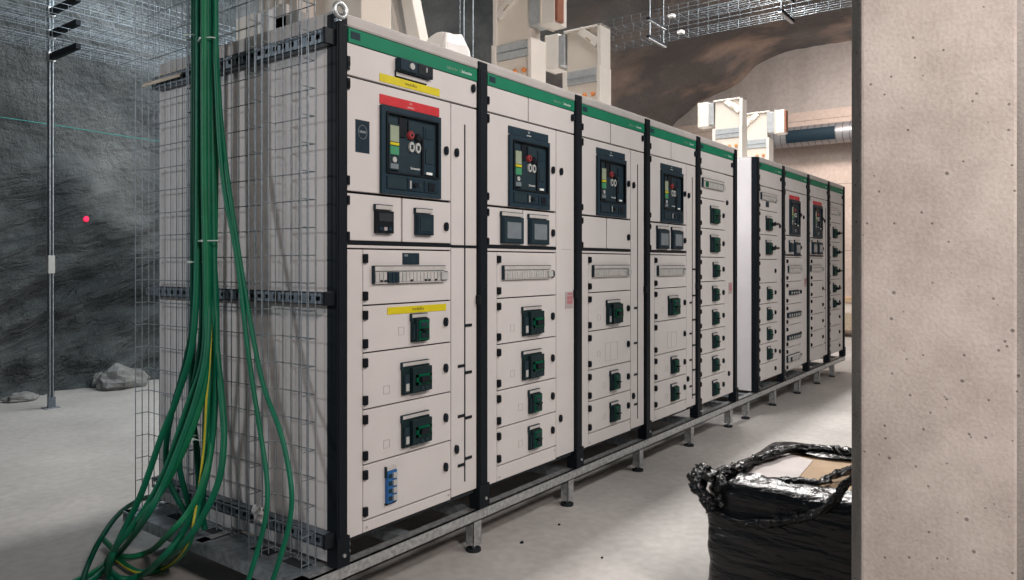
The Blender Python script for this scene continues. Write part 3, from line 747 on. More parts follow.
cable(top(217, -.16)+[(213.0, 200, X, -.16), (215.9, 330, X, -.17), (222.0, 400, X, -.2), (224.0, 440, X, -.22), (219.0, 480, X, -.25), (203.0, 516, X, -.28), (182.0, 545, X, -.31), (156, 566, Zf, .03), (130, 580, Zf, .03)], .0122, 'cable', 'green cable forming the right edge of the bundle and curling left at the floor', G)
cable(top(208, -.15)+[(206.3, 200, X, -.15), (208.3, 330, X, -.16), (211.0, 400, X, -.19), (210.0, 450, X, -.22), (203.0, 482, X, -.26), (190.0, 510, X, -.3), (168.0, 535, X, -.34), (148, 552, Zf, .04), (122, 556, Zf, .03), (104, 540, Zf, .03)], .0118, 'cable_l', 'bright green cable in the middle of the bundle bending forward low down', G)
cable(top(190, -.12)+[(193.0, 200, X, -.12), (193.0, 300, X, -.12), (192.0, 400, X, -.13), (197.0, 450, X, -.14), (200.0, 500, X, -.15), (205.0, 530, X, -.15)], .0122, 'cable_d', 'dark green cable hanging straight at the back of the bundle', G)
cable(top(214, -.13)+[(210.8, 200, X, -.13), (212.6, 320, X, -.13), (207.0, 400, X, -.14), (204.0, 470, X, -.15), (202.0, 525, X, -.16)], .0122, 'cable_d', 'dark green cable hanging behind the yellow striped one', G)
cable(top(221, -.14)+[(215.9, 150, X, -.14), (214.5, 260, X, -.15), (212.6, 340, X, -.17), (208.0, 400, X, -.2), (205.0, 450, X, -.22), (198.0, 505, X, -.25), (188.0, 545, X, -.28), (168, 566, Zf, .03), (140, 572, Zf, .03), (118, 560, Zf, .03)], .0110, 'cable_l', 'green cable with a yellow stripe curving through the bundle', G, True)
cable(top(206, -.20)+[(204.8, 180, X, -.2), (207.1, 280, X, -.2), (205.0, 380, X, -.22)]+[(188.0, 440, X, -.27), (162.0, 490, X, -.32), (140.0, 520, X, -.37), (126, 545, Zf, .05), (100, 568, Zf, .03), (70, 584, Zf, .03)], .0118, 'cable_l', 'green cable in front of the bundle running off at lower left', G)
# loose loop and two slim cables
cable([(165, 500, Zf, .05), (150, 497, Zf, .10), (137, 501, Zf, .14), (118, 515, Zf, .16), (100, 540, Zf, .12), (88, 565, Zf, .05), (80, 590, Zf, .03)], .0110, 'cable_d', 'slim green cable arching alone to the left over the floor')
cable([(215, -690, X, -.17), (215, -40, X, -.17), (217, 90, X, -.17), (223, 180, X, -.16), (237, 259, X, -.16), (249, 358, X, -.17), (260, 430, X, -.18), (267, 480, X, -.20), (266, 515, X, -.22), (257, 552, X, -.24), (246, 588, X, -.27)], .0088, 'cable', 'slim green cable left of the two hanging apart from the bundle')
cable([(216, -690, X, -.14), (216, -40, X, -.14), (219, 90, X, -.14), (228, 180, X, -.15), (245, 291, X, -.15), (262, 380, X, -.16), (281, 434, X, -.17), (291, 485, X, -.19), (290, 520, X, -.2), (281, 555, X, -.22), (270, 588, X, -.24)], .0088, 'cable', 'slim green cable right of the two hanging apart from the bundle')
def tie(u0, u1, v, x, r=.0028, lab=''):
    a, b = at(u0, v, X, x), at(u1, v, X, x); c_ = (a+b)/2; rad = (a-b).length/2
    m = MB(); n = 20
    m.tube([c_+Vector((.022*math.cos(t), rad*math.sin(t), .0)) for t in [2*math.pi*i/n for i in range(n)]], r, 'tie', 5, closed=True); m.box(c_.x-.030, c_.x-.020, c_.y-.006, c_.y+.006, c_.z-.004, c_.z+.004, 'tie')
    tag(m.build('cable_tie'), lab, 'cable tie', 'pale ties round the green cables')
tie(200, 214, 40, -.18, lab='pale cable tie round the green bundle near the top of the photo')
tie(186, 197, 37, -.14, lab='pale cable tie on the left cables near the top of the photo')
tie(200, 218, 241, -.18, lab='pale cable tie round the green bundle above the middle rail')
tie(189, 202, 262, -.17, lab='pale cable tie on the left cables just above the middle rail')
tie(190, 208, 438, -.17, lab='pale cable tie low on the bundle above the frame')
# scrap of wrapping caught on the tray
p = at(258, 514, X, -.135); m = MB(); vs = []
for i in range(6):
    for j in range(6):
        q = p+Vector((noise.noise(Vector((i*.9, j*.8, 1)))*.02, (i-2.5)*.011+noise.noise(Vector((i, j, 5)))*.012, (j-2.5)*.012+noise.noise(Vector((j, i, 8)))*.012)); vs.append(q)
m.add(vs, [(i*6+j, i*6+j+1, i*6+j+7, i*6+j+6) for i in range(5) for j in range(5)], 'clear', True)
o = m.build('plastic_scrap'); sd = o.modifiers.new('t', 'SOLIDIFY'); sd.thickness = .002
tag(o, 'crumpled scrap of pale plastic caught on the wire tray near the floor', 'scrap')
# sheet of cardboard on the outer end of the top rail
m = MB(); p0 = at(152, 82, X, -.05); p1 = at(205, 70, X, -.05)
m.prism([(-.075, .96), (.02, 1.00), (.02, 1.25), (-.075, 1.285)], 'z', 0, .008, 'ply')
o = m.build('packing_board', loc=(-.02, -.02, 2.142)); o.rotation_euler = (R(0), R(-40), 0)
tag(o, 'offcut of brown packing board lying on the top rail behind the wire tray', 'board')

# ================================================================== BUSBAR TRUNKING ABOVE THE CABINETS
def elbow(x, y0, side, zt=2.88, label='', top=False):
    """vertical trunking rising from the roof; face towards -X, turning left (+Y) or right (-Y)"""
    t = .13; y1 = y0+.275; ob = empty('busbar_elbow', (x, y0, 2.205), label, 'busbar', 'cream busbar elbows on the cabinet roofs')
    L0 = Vector((x, y0, 2.205))
    def pt(name, mb, bevel=.004):
        return mb.build(name, ob, (-L0.x, -L0.y, -L0.z), bevel)
    m = MB(); m.box(x+.01, x+t-.01, y0+.01, y1-.01, 2.205, 2.50, 'beige')
    m.box(x-.01, x+t+.01, y0-.008, y0+.02, 2.205, 2.60, 'beige2'); m.box(x-.012, x+t+.012, y1-.02, y1+.012, 2.205, 2.60, 'beige2')
    fl = pt('flange', m)
    m = MB()
    for k in (0, 1): m.tube([(x+.012, y0+.055+k*.065, 2.420), (x-.004, y0+.055+k*.065, 2.420), (x-.012, y0+.055+k*.065, 2.420)], 0, 'orange', 14, rad=[.014, .014, .008])
    m.build('orange_cap', fl)
    m = MB(); m.box(x+.0, x+t, y0+.02, y1-.012, 2.50, 2.595, 'alum'); m.box(x-.006, x+.004, y0+.03, y1-.02, 2.542, 2.550, 'galvd'); pt('joint_cover', m)
    # elbow panel with its raised edge frame and diagonal stay
    zb = 2.595; m = MB(); m.box(x+.022, x+t-.01, y0+.02, y1-.005, zb, zt-.015, 'beige')
    if side > 0: m.box(x, x+t, y0-.008, y0+.022, zb, zt, 'beige2')
    else: m.box(x, x+t, y1-.02, y1+.010, zb, zt, 'beige2')
    m.box(x, x+t, y0-.008, y1+.01, zt-.016, zt, 'beige2')
    pt('elbow_housing', m)
    m = MB(); a = (y0+.02, zt-.13) if side > 0 else (y1-.02, zt-.13); b = (y0+.16, zt-.016) if side > 0 else (y1-.16, zt-.016)
    d = Vector((b[0]-a[0], b[1]-a[1])).normalized()*.028; nn = Vector((-d.y, d.x))
    m.prism([(a[0]+nn.x, a[1]+nn.y), (a[0]-nn.x, a[1]-nn.y), (b[0]-nn.x, b[1]-nn.y), (b[0]+nn.x, b[1]+nn.y)], 'x', x+.002, x+.026, 'beige2'); s = pt('corner_stay', m)
    c0 = Vector(((a[0]+b[0])/2, (a[1]+b[1])/2)); m = MB(); m.prism([(c0.x-.022, c0.y-.030*1), (c0.x-.012, c0.y-.036), (c0.x+.022, c0.y-.006), (c0.x+.014, c0.y+.002)] if side > 0 else [(c0.x+.022, c0.y-.030), (c0.x+.012, c0.y-.036), (c0.x-.022, c0.y-.006), (c0.x-.014, c0.y+.002)], 'x', x-.002, x+.004, 'wood'); m.build('sticker', s)
    za = zt-.245
    if side > 0:
        m = MB(); m.box(x+.004, x+t-.004, y1+.005, y1+.055, za+.015, zt-.02, 'alum'); pt('arm_joint_cover', m)
        m = MB(); m.box(x+.0, x+t, y1+.055, y1+.16, za, zt-.006, 'beige2'); m.box(x-.003, x+t+.003, y1+.150, y1+.165, za-.003, zt-.003, 'beige'); pt('arm', m)
    else:
        m = MB(); m.box(x+.004, x+t-.004, y0-.06, y0+.02, za+.015, zt-.02, 'alum'); pt('arm_joint_cover', m)
        m = MB(); m.box(x+.0, x+t, y0-.16, y0-.06, za, zt-.006, 'beige2'); m.box(x-.004, x+t+.004, y0-.075, y0-.06, za-.004, zt-.002, 'beige'); ar = pt('arm', m)
        m = MB(); m.box(x+.005, x+t-.06, y0-.178, y0-.16, za+.01, zt-.016, 'copper'); m.build('copper_end', ar)
    return ob
elbow(1.73, .37, -1, 2.90, 'cream busbar elbow with copper end turning right, taller of the near pair')
elbow(2.50, .36, 1, 2.88, 'cream busbar elbow turning left, right of the near pair')
elbow(5.20, .37, 1, 2.88, 'cream busbar elbow turning left, left of the far pair near the duct')
elbow(6.00, .37, -1, 2.88, 'cream busbar elbow turning right, right of the far pair beside the duct')
# large near unit behind the wire trays
ob = empty('busbar_feed_box', (.06, .36, 2.205), 'cream busbar feed box on the near cabinet roof behind the wire trays', 'busbar')
def bp_(name, mb, bevel=.004, parent=None): return mb.build(name, parent or ob, (-.06, -.36, -2.205) if not parent else (0, 0, 0), bevel)
m = MB(); m.box(.10, .30, .37, .80, 2.205, 2.36, 'beige2'); m.box(.085, .10, .42, .62, 2.22, 2.345, 'plwhite'); bp_('flange', m)
m = MB(); m.box(.12, .28, .37, .66, 2.36, 2.95, 'beige'); bp_('riser', m)
m = MB(); m.box(.125, .32, .66, .84, 2.34, 2.95, 'alum'); bp_('joint_cover', m)
m = MB(); m.box(.18, .34, .08, .37, 2.235, 2.95, 'beige'); bp_('arm', m)
m = MB(); m.box(.085, .12, .34, .50, 2.205, 2.30, 'lightgrey'); bp_('terminal_box', m)
# inclined trunking and grey cover on the second cabinet roof
ob = empty('busbar_trunking', (.90, .5, 2.205), 'cream busbar trunking leaning up from the second cabinet roof', 'busbar')
def b2_(name, mb, bevel=.004, parent=None): return mb.build(name, parent or ob, (-.90, -.5, -2.205), bevel)
def slant(m, u0, v0, u1, v1, u2, v2, u3, v3, x0, x1, mat):
    q = [at(u, v, 'x', x0) for u, v in ((u0, v0), (u1, v1), (u2, v2), (u3, v3))]
    m.prism([(p.y, p.z) for p in q], 'x', x0, x1, mat)
m = MB(); slant(m, 363, -40, 385, 60, 403, 60, 381, -40, .98, 1.03, 'beige2'); b2_('near_flange', m)
m = MB(); slant(m, 382, -40, 403, 60, 416, 60, 394, -40, 1.00, 1.03, 'crown'); b2_('web', m)
m = MB(); slant(m, 394, -40, 411, 60, 424, 60, 404, -40, .96, 1.03, 'beige2'); b2_('far_flange', m)
m = MB(); slant(m, 355, -40, 369, 40, 389, 40, 376, -40, .99, 1.06, 'alum'); gc = b2_('grey_cover', m)
m = MB(); slant(m, 366, 15, 369, 26, 383, 29, 380, 14, .985, .992, 'lightgrey'); m.build('label', ob, (-.90, -.5, -2.205))
m = MB(); slant(m, 335, -40, 335, 30, 368, 40, 358, -40, 1.05, 1.12, 'beige'); b2_('rear_plate', m)
# wrapped lump on the roof
m = MB(); vs = []; fs = []
A = [(.0, .0), (.33, .0), (.33, .26), (.0, .26)]
ring = []
for k, (sc, z) in enumerate(((1.0, 0), (.98, .05), (.90, .10), (.62, .135), (.2, .142))):
    for i in range(28):
        a = 2*math.pi*i/28; rx = .165*sc; ry = .13*sc; e = .45
        px = rx*math.copysign(abs(math.cos(a))**e, math.cos(a)); py = ry*math.copysign(abs(math.sin(a))**e, math.sin(a))
        nz_ = 1+.10*noise.noise(Vector((math.cos(a)*2.2, math.sin(a)*2.2, k*.8)))
        vs.append((px*nz_, py*nz_, z*(1+.15*noise.noise(Vector((px*9, py*9, 3))))))
for k in range(4):
    for i in range(28): fs.append((k*28+i, k*28+(i+1) % 28, (k+1)*28+(i+1) % 28, (k+1)*28+i))
fs.append(tuple(4*28+i for i in range(28))); fs.append(tuple(range(27, -1, -1)))
m.add(vs, fs, 'plwhite', False)
o = m.build('wrapped_fitting', loc=(1.03, .40, 2.206)); o.scale = (.68, .8, 1.72); tag(o, 'white wrapped lump on the second cabinet roof beside the leaning trunking', 'package')

# suspended thin rods behind the roofs
for i, (u, v, y) in enumerate(((460, 45, 2.4), (464, 45, 2.1), (473, 55, 1.9))):
    p = at(u, v, 'y', y); 
    z0 = 2.25
    m = MB(); m.cyl((0, 0, 0), (0, 0, 5.55-z0), .0042 if i else .0022, 'galvd', 6); m.cyl((0, 0, -.01), (0, 0, .02), .013, 'galv', 8)
    o = m.build('hanger_rod', loc=(p.x, p.y, z0)); tag(o, ('thinnest hanger rod, leftmost of three above the second cabinet', 'middle hanger rod of three above the second cabinet', 'hanger rod nearest the copper ended busbar elbow, rightmost of three')[i], 'rod', 'steel rods hanging above the roofs')

# ================================================================== OVERHEAD WIRE TRAYS
def tray_h(axis, a0, a1, b0, b1, z, h, label, group, pitch=.125):
    """wire mesh tray running along axis from a0 to a1, across b0..b1"""
    m = MB(); r = .0026
    def P(a, b, z_): return (a, b, z_) if axis == 'x' else (b, a, z_)
    n = round((b1-b0)/.075)
    for i in range(n+1): m.tube([P(a0, b0+(b1-b0)*i/n, z), P(a1, b0+(b1-b0)*i/n, z)], r*.8, 'wire', 4)
    for b in (b0, b1):
        for k in (.5, 1): m.tube([P(a0, b, z+h*k), P(a1, b, z+h*k)], r, 'wire', 4)
    a = a0
    while a <= a1: m.tube([P(a, b0, z+h), P(a, b0, z), P(a, b1, z), P(a, b1, z+h)], r*.9, 'wire', 4); a += pitch
    tag(m.build('wire_tray'), label, 'cable tray', group)
GT = 'horizontal wire mesh trays on the left wall'
for z, n_ in ((3.16, 'lowest'), (3.36, 'middle'), (3.56, 'highest')):
    tray_h('x', -1.4, 5.6, 4.60, 5.06, z, .10, n_+' of three wire mesh trays running along the left rock wall', GT)
tray_h('y', -2.4, 4.1, 6.5, 6.8, 4.06, .10, 'lower of two wire mesh trays crossing overhead towards the column', 'wire mesh trays crossing overhead')
tray_h('y', -2.4, 3.9, 6.5, 6.8, 4.28, .10, 'upper of two wire mesh trays crossing overhead towards the column', 'wire mesh trays crossing overhead')
# hangers of the crossing trays
for y, tiers, lab in ((1.95, (4.06, 4.28), 'trapeze hanger with two dark brackets under the crossing trays'), (.38, (4.06, 4.28), 'trapeze hanger of the crossing trays closer to the column')):
    h = empty('trapeze_hanger', (6.65, y, 4.02), lab, 'hanger', 'hangers of the crossing trays')
    for x in (6.46, 6.84):
        m = MB(); m.cyl((x-6.65, 0, 0), (x-6.65, 0, 1.75), .007, 'galvd', 8); m.build('rod', h)
    for z in tiers:
        m = MB(); m.box(-.24, .24, -.021, .021, z-4.02-.035, z-4.02-.004, 'post'); m.box(-.24, .24, -.018, .018, z-4.02-.045, z-4.02-.035, 'galv'); m.build('bracket', h)
for i, (y, z) in enumerate(((1.74, 4.36), (1.62, 4.14))):
    m = MB(); m.box(-.03, .03, -.038, .038, 0, .035, 'plwhite'); m.cyl((0, 0, .035), (0, 0, .045), .014, 'lightgrey')
    o = m.build('junction_box', loc=(6.62, y, z-.075), bevel=.004); tag(o, ('small white junction box on the upper crossing tray', 'small white junction box on the lower crossing tray')[i], 'junction box', 'junction boxes on the crossing trays')
# second support of the left trays, seen through the mesh
def tray_post(x, lab, h=3.3, sticker=True):
    pl = empty('strut_post', (x, 5.13, 0), lab, 'post', 'strut posts carrying the left trays')
    m = MB(); t = .021
    m.box(-t, t, t-.004, t, 0, 4.15, 'galvd'); m.box(-t, -t+.004, -t, t, 0, 4.15, 'galvd'); m.box(t-.004, t, -t, t, 0, 4.15, 'galvd'); m.box(-t, -t+.012, -t, -t+.004, 0, 4.15, 'galvd'); m.box(t-.012, t, -t, -t+.004, 0, 4.15, 'galvd'); m.build('upright', pl)
    m = MB(); m.box(-.06, .06, -.05, .05, 0, .008, 'galvd'); m.box(-.03, .03, -.028, -.021, .0, .10, 'strut'); m.build('base_plate', pl)
    for z in (3.155, 3.355, 3.555):
        m = MB(); m.prism([(-.55, z-.05), (-.02, z-.06), (-.02, z-.002), (-.55, z-.002)], 'x', -.021, .021, 'post'); m.build('bracket', pl, bevel=.003)
        m = MB(); m.box(-.028, .028, -.03, .03, z-.07, z+.01, 'galv'); m.build('clamp', pl)
    if sticker: m = MB(); m.box(-.026, .026, -.024, -.021, 1.20, 1.36, 'lightgrey'); m.box(-.027, -.021, -.023, .02, 1.20, 1.36, 'lightgrey'); m.build('sticker', pl)
tray_post(1.045, 'steel strut post with three dark brackets standing by the left rock wall')
tray_post(3.15, 'steel strut post behind the green cables, half hidden by the end panel', sticker=False)

# ================================================================== AIR DUCT ON THE END WALL
xd, zd, rd = 12.55, 3.66, .19
dz = empty('air_duct', (xd, 0, zd), 'shiny spiral air duct in front of the concrete end wall', 'duct')
m = MB(); m.tube([(0, -2.5+i*.1, 0) for i in range(53)], rd, 'duct', 28); m.build('pipe', dz)
m = MB(); m.tube([(0, 2.65, 0), (0, 2.69, 0)], rd+.012, 'galv', 28); m.tube([(0, 2.42, 0), (0, 2.45, 0)], rd+.008, 'galv', 28); m.tube([(0, 2.69, 0), (0, 2.80, 0)], rd, 'galv', 28, rad=[rd, rd*.92]); m.build('end_collar', dz)
m = MB(); n = 10; vs = []
for i in range(n+1):
    a = R(150+70*i/n)
    for y in (1.22, 2.08): vs.append(((rd+.012)*math.cos(a), y, (rd+.012)*math.sin(a)))
m.add(vs, [(2*i, 2*i+1, 2*i+3, 2*i+2) for i in range(n)], 'navy'); o = m.build('dark_label', dz); sd = o.modifiers.new('t', 'SOLIDIFY'); sd.thickness = .008
for y in (-.8,):
    m = MB(); m.cyl((0, y, rd), (0, y, 1.75), .006, 'galvd', 6); m.build('hanger', dz)

# ================================================================== THINGS ON AND BY THE LEFT WALL
def wall_pt(u, v, off=0):
    """first hit of the pixel ray with the rough left wall"""
    best = None
    for k in range(60):
        y = 5.2+k*.03; p = at(u, v, 'y', y)
        q = Vector((p.x, 6.12 if p.z < 1.8 else 6.0, p.z)); d = rock_disp(q)
        if y >= q.y+d-off: best = p; break
    return best or at(u, v, 'y', 6.0)
p = wall_pt(86, 219); m = MB(); m.tube([(0, .05, 0), (0, .0, 0), (0, -.008, 0)], 0, 'marker', 16, rad=[.010, .032, .022])
o = m.build('survey_marker', loc=p); tag(o, 'small bright red marker on the left rock wall', 'marker')
m = MB(); m.tube(smooth_path([at(-40, 111, 'y', 5.9), at(60, 126, 'y', 5.85), at(150, 140, 'y', 5.85), at(230, 150, 'y', 5.85)], 8), .004, 'thin_line', 5)  # thin teal tube laid along the rock wall
tag(m.build('wall_line'), 'thin teal line running along the left rock wall', 'thin_line')
def boulder(u, v, sx, sy, sz, seed, lab):
    p = at(u, v, 'z', 0); m = MB(); vs = []; nu, nv = 18, 12
    for j in range(nv+1):
        th = math.pi*j/nv
        for i in range(nu):
            a = 2*math.pi*i/nu; d = Vector((math.sin(th)*math.cos(a), math.sin(th)*math.sin(a), math.cos(th)))
            k = 1+.38*noise.noise(d*1.6+Vector((seed, 0, 0)))+.14*noise.noise(d*4+Vector((0, seed, 0)))
            vs.append((d.x*sx*k, d.y*sy*k, max(-.0, d.z*sz*k+sz*.55)))
    fs = [(j*nu+i, j*nu+(i+1) % nu, (j+1)*nu+(i+1) % nu, (j+1)*nu+i) for j in range(nv) for i in range(nu)]
    m.add(vs, fs, 'stone', False); o = m.build('rock', loc=(p.x, p.y, 0)); tag(o, lab, 'rock', 'loose rocks at the foot of the left wall')
boulder(122, 388, .24, .15, .15, 1.3, 'large loose rock at the foot of the left wall by the tray')
boulder(101, 387, .09, .08, .09, 4.1, 'small loose rock left of the large one at the wall foot')
boulder(20, 401, .13, .10, .05, 7.7, 'low loose rock at the wall foot left of the strut post')
def chip(u, v, r, lab, seed):
    p = at(u, v, 'z', 0); m = MB(); vs = []; n = 9
    for j, (k, z) in enumerate(((1, 0), (.85, .5), (.3, .8))):
        for i in range(n):
            a = 2*math.pi*i/n; q = 1+.35*noise.noise(Vector((math.cos(a)+seed, math.sin(a), j))); vs.append((r*k*q*math.cos(a), r*k*q*.7*math.sin(a), r*z))
    m.add(vs, [(j*n+i, j*n+(i+1) % n, (j+1)*n+(i+1) % n, (j+1)*n+i) for j in range(2) for i in range(n)]+[tuple(2*n+i for i in range(n)), tuple(range(n-1, -1, -1))], 'black')
    tag(m.build('debris', loc=p), lab, 'debris', 'dark chips on the floor in front of the frame')
chip(522, 543, .012, 'dark chip on the floor in front of the second leg', 1); chip(559, 525, .009, 'tiny dark chip on the floor below the third leg', 2); chip(602, 558, .008, 'tiny dark chip on the open floor toward the wrapped pallet', 5)

# stack of timber at the far end
cr = empty('crate', (12.3, 1.0, 0), 'brown crate standing by the end wall at the end of the cabinet row', 'crate')
m = MB(); m.box(-.3, .3, -.5, .5, .12, .42, 'wood'); m.build('body', cr, bevel=.01)
m = MB(); m.box(-.32, .32, -.52, .52, .60, .70, 'card'); m.box(-.3, .3, -.5, .5, .42, .60, 'beige'); m.build('lid', cr, bevel=.01)
for y in (-.4, .3): m = MB(); m.box(-.3, .3, y, y+.10, 0, .12, 'black'); m.build('runner', cr)

# ================================================================== WRAPPED PALLET
PX0, PX1, PY0, PY1, PZ = .668, 1.42, -1.90, -1.105, .55
pal = empty('wrapped_pallet', ((PX0+PX1)/2, (PY0+PY1)/2, 0), 'pallet load wrapped in black stretch film torn open on top, beside the column', 'pallet')
PL = Vector(((PX0+PX1)/2, (PY0+PY1)/2, 0))
def film_grid():
    m = MB(); W_, D_ = (PX1-PX0)/2, (PY1-PY0)/2; n = 140; nz_ = 70; vs = []
    per = []
    c = .03
    for k in range(n):                                              # rounded rectangle perimeter
        a = 2*math.pi*k/n; e = .16
        per.append((W_*math.copysign(abs(math.cos(a))**e, math.cos(a)), D_*math.copysign(abs(math.sin(a))**e, math.sin(a))))
    # even spacing along the perimeter
    L_ = [0]
    for k in range(n): L_.append(L_[-1]+math.dist(per[k], per[(k+1) % n]))
    ev = []; j = 0
    for k in range(n):
        t = L_[-1]*k/n
        while L_[j+1] < t: j += 1
        f = (t-L_[j])/max(1e-9, L_[j+1]-L_[j]); a, b = per[j], per[(j+1) % n]; ev.append((a[0]+(b[0]-a[0])*f, a[1]+(b[1]-a[1])*f))
    rows = [(1, z*(PZ-.115-.04)/nz_+.115) for z in range(nz_+1)]+[(.985, PZ-.025), (.955, PZ-.008), (.90, PZ), (-.3, PZ+.002), (-.6, PZ+.004), (-.85, PZ+.008), (-1, PZ+.004)]
    o_ = [at(763, 472, 'z', PZ), at(779, 456, 'z', PZ)]; ox0, ox1, oy1, oy0 = .80, 1.20, PY1-.10, PY0+.25; ox0 -= PL.x; ox1 -= PL.x; oy0 -= PL.y; oy1 -= PL.y
    for ri, (sc, z) in enumerate(rows):
        for (x, y) in ev:
            q = Vector((x*3+z*.8, y*3+z*.9, z*24)); d = noise.fractal(q*.55, 1, 2, 4)*.010
            d += .008*noise.noise(Vector((x*5, y*5, z*5)))
            if sc < 0:
                t = -sc; wob = .018*noise.noise(Vector((x*9, y*9, 2.)))
                ex, ey = min(max(x, ox0+wob), ox1+wob), min(max(y, oy0+wob), oy1+wob)
                wr = noise.fractal(Vector((x*14+t*3, y*14, t*5)), 1, 2, 4)*.014*(1 if t < 1 else .5)
                vs.append((x*.9*(1-t)+ex*t, y*.9*(1-t)+ey*t, z+abs(wr))); continue
            l = math.hypot(x, y); vs.append((x*sc+x/l*d*sc, y*sc+y/l*d*sc, z+(d*.6 if ri > nz_ else 0)))
    fs = [(r*n+k, r*n+(k+1) % n, (r+1)*n+(k+1) % n, (r+1)*n+k) for r in range(len(rows)-1) for k in range(n)]
    m.add(vs, fs, 'film', True); return m
film_grid().build('stretch_film', pal)
m = MB(); m.box(PX0-PL.x+.04, PX1-PL.x-.04, PY0-PL.y+.04, PY1-PL.y-.04, .12, PZ-.006, 'card'); bx = m.build('carton', pal)
m = MB()
q0 = [(.77, PY1-.09), (1.22, PY1-.08), (1.15, PY1-.24), (.75, PY1-.27)]
m.prism([(x-PL.x, y-PL.y) for x, y in q0], 'z', PZ-.006, PZ-.003, 'paper'); m.build('paper_sheet', bx)
for i, y in enumerate((PY0+.04, (PY0+PY1)/2-.05, PY1-.14)):
    m = MB(); m.box(PX0-PL.x+.02, PX1-PL.x-.02, y-PL.y, y-PL.y+.10, 0, .095, 'wood'); m.build('runner', pal)
m = MB(); m.box(PX0-PL.x+.01, PX1-PL.x-.01, PY0-PL.y+.01, PY1-PL.y-.01, .095, .12, 'wood'); m.build('deck', pal)
# torn crumpled edge of the film, in ropes
def rope(pts, r, seed, flat=.7, n=22, per=26):
    sp = smooth_path(pts, per); m = MB(); k = len(sp); vs = []
    for i, p in enumerate(sp):
        t = (sp[min(i+1, k-1)]-sp[max(i-1, 0)]).normalized(); a_ = t.cross(Vector((0, 0, 1))).normalized(); b_ = t.cross(a_)
        tw = noise.noise(Vector((i*.05, seed, 3)))*3; rr = r*(1+.45*noise.noise(Vector((i*.09, seed, 0))))*min(1, .35+i*.14, .35+(k-1-i)*.14)
        for j in range(n):
            a = 2*math.pi*j/n
            d = 1+.8*noise.fractal(Vector((math.cos(a+tw)*1.9, math.sin(a+tw)*1.9, i*.026+seed)), 1, 2, 3)
            vs.append(p-PL+(a_*math.cos(a)+b_*math.sin(a)*flat)*rr*max(.25, d))
    fs = [(i*n+j, i*n+(j+1) % n, (i+1)*n+(j+1) % n, (i+1)*n+j) for i in range(k-1) for j in range(n)]
    fs += [tuple(range(n-1, -1, -1)), tuple((k-1)*n+j for j in range(n))]
    m.add(vs, fs, 'film', True); return m.build('torn_film', pal)
F = lambda u, v, a, w: at(u, v, a, w)
rope([F(856, 454, 'z', PZ+.012), F(830, 450, 'z', PZ+.012), F(800, 449, 'z', PZ+.015), F(775, 453, 'z', PZ+.018), F(752, 460, 'z', PZ+.02), F(733, 468, 'z', PZ+.02), F(716, 474, 'z', PZ+.015), F(705, 480, 'z', PZ+.0)], .022, 2.0, flat=.6)
rope([F(688, 474, 'x', PX0+.03), F(695, 482, 'x', PX0-.0), F(702, 496, 'x', PX0-.012), F(714, 512, 'x', PX0-.016), F(735, 521, 'x', PX0-.016), F(765, 523, 'x', PX0-.016), F(795, 520, 'x', PX0-.016), F(820, 511, 'x', PX0-.016), F(836, 498, 'x', PX0-.012), F(845, 484, 'x', PX0+.0), F(856, 476, 'x', PX0+.02)], .011, 6.0, flat=1.0)
rope([F(775, 480, 'z', PZ+.006), F(800, 482, 'z', PZ+.008), F(822, 482, 'z', PZ+.012), F(836, 474, 'z', PZ+.02), F(858, 468, 'z', PZ+.02)], .014, 9.0)
rope([F(708, 468, 'x', PX0+.10), F(698, 474, 'x', PX0+.04), F(699, 486, 'x', PX0-.004), F(707, 500, 'x', PX0-.014), F(716, 510, 'x', PX0-.016)], .024, 21.0)
rope([F(716, 472, 'z', PZ+.01), F(722, 482, 'z', PZ+.005), F(718, 494, 'x', PX0-.006), F(722, 508, 'x', PX0-.010)], .014, 31.0)

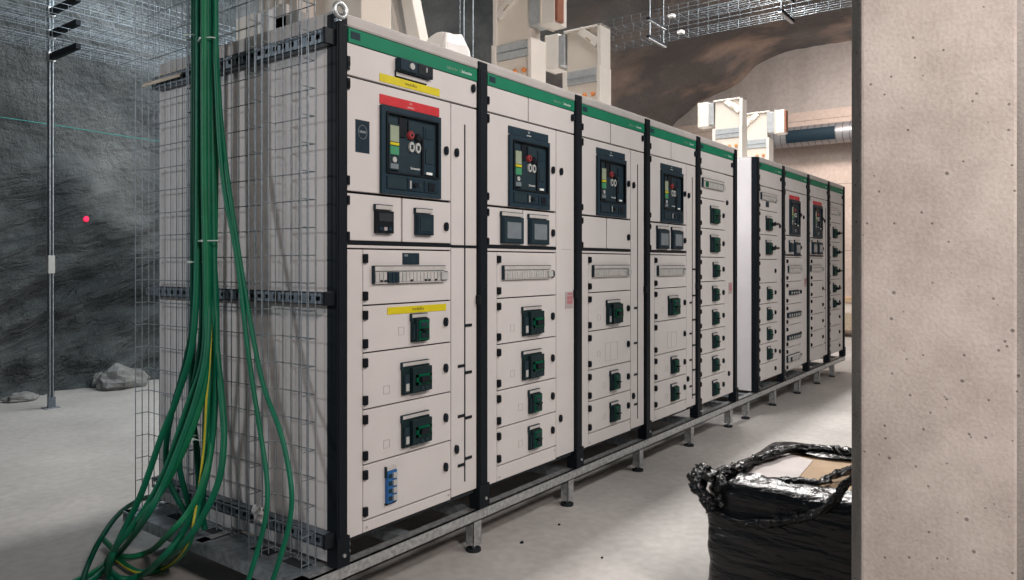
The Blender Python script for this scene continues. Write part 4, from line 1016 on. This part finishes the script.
# ================================================================== LIGHT
def area(name, loc, target, sx, sy, power, col):
    l = bpy.data.lights.new(name, 'AREA'); l.shape = 'RECTANGLE'; l.size = sx; l.size_y = sy; l.energy = power; l.color = col
    o = bpy.data.objects.new(name, l); COL.objects.link(o); o.location = loc
    o.rotation_euler = (Vector(target)-Vector(loc)).to_track_quat('-Z', 'Y').to_euler(); return o
WARM, COOL, NEUT = (1, .90, .84), (.84, .94, 1), (1, .96, .93)
area('ceiling_light_row', (5.2, .55, 4.9), (5.2, .55, 0), 7.0, .35, 490, NEUT)
area('ceiling_light_aisle', (2.6, -3.4, 4.1), (2.4, 0, .9), 3.5, .5, 125, NEUT)
area('ceiling_light_near', (-1.5, -3.7, 3.1), (.4, -1.9, 1.2), .8, .4, 128, (1, .89, .84))
sl = bpy.data.lights.new('end_panel_spot', 'SPOT'); sl.energy = 230; sl.color = (.95, .975, 1); sl.spot_size = R(37); sl.spot_blend = .4; sl.shadow_soft_size = .20  # side lamp inferred from cable shadows; spot cone added to keep floor dark
so = bpy.data.objects.new('end_panel_spot', sl); COL.objects.link(so); so.location = (-3.4, 2.6, 2.5)
so.rotation_euler = (Vector((0, .62, 1.45))-so.location).to_track_quat('-Z', 'Y').to_euler()
area('ceiling_light_left_far', (2.6, 4.1, 4.3), (2.6, 5.0, 0), 3.4, .3, 115, COOL)
area('ceiling_light_end', (10.6, .2, 4.7), (12.6, .6, 1.2), 2.4, .5, 170, (1, .86, .78))
W = bpy.data.worlds.new('world'); S.world = W; W.use_nodes = True
W.node_tree.nodes['Background'].inputs[0].default_value = (.50, .64, .78, 1); W.node_tree.nodes['Background'].inputs[1].default_value = .13

# ================================================================== CAMERA
cd = bpy.data.cameras.new('camera'); co = bpy.data.objects.new('camera', cd); COL.objects.link(co); S.camera = co
co.location = CAM; fwd = Vector((CS, SN, 0)); co.rotation_euler = fwd.to_track_quat('-Z', 'Y').to_euler()
cd.sensor_fit = 'HORIZONTAL'; cd.sensor_width = 36; cd.lens = FPX/1024*36; cd.shift_y = -(290-HZ)/1024; cd.clip_start = .05
S.view_settings.view_transform = 'Standard'; S.view_settings.look = 'None'; S.view_settings.gamma = 1; S.view_settings.use_curve_mapping = False
S.view_settings.exposure = -0.07
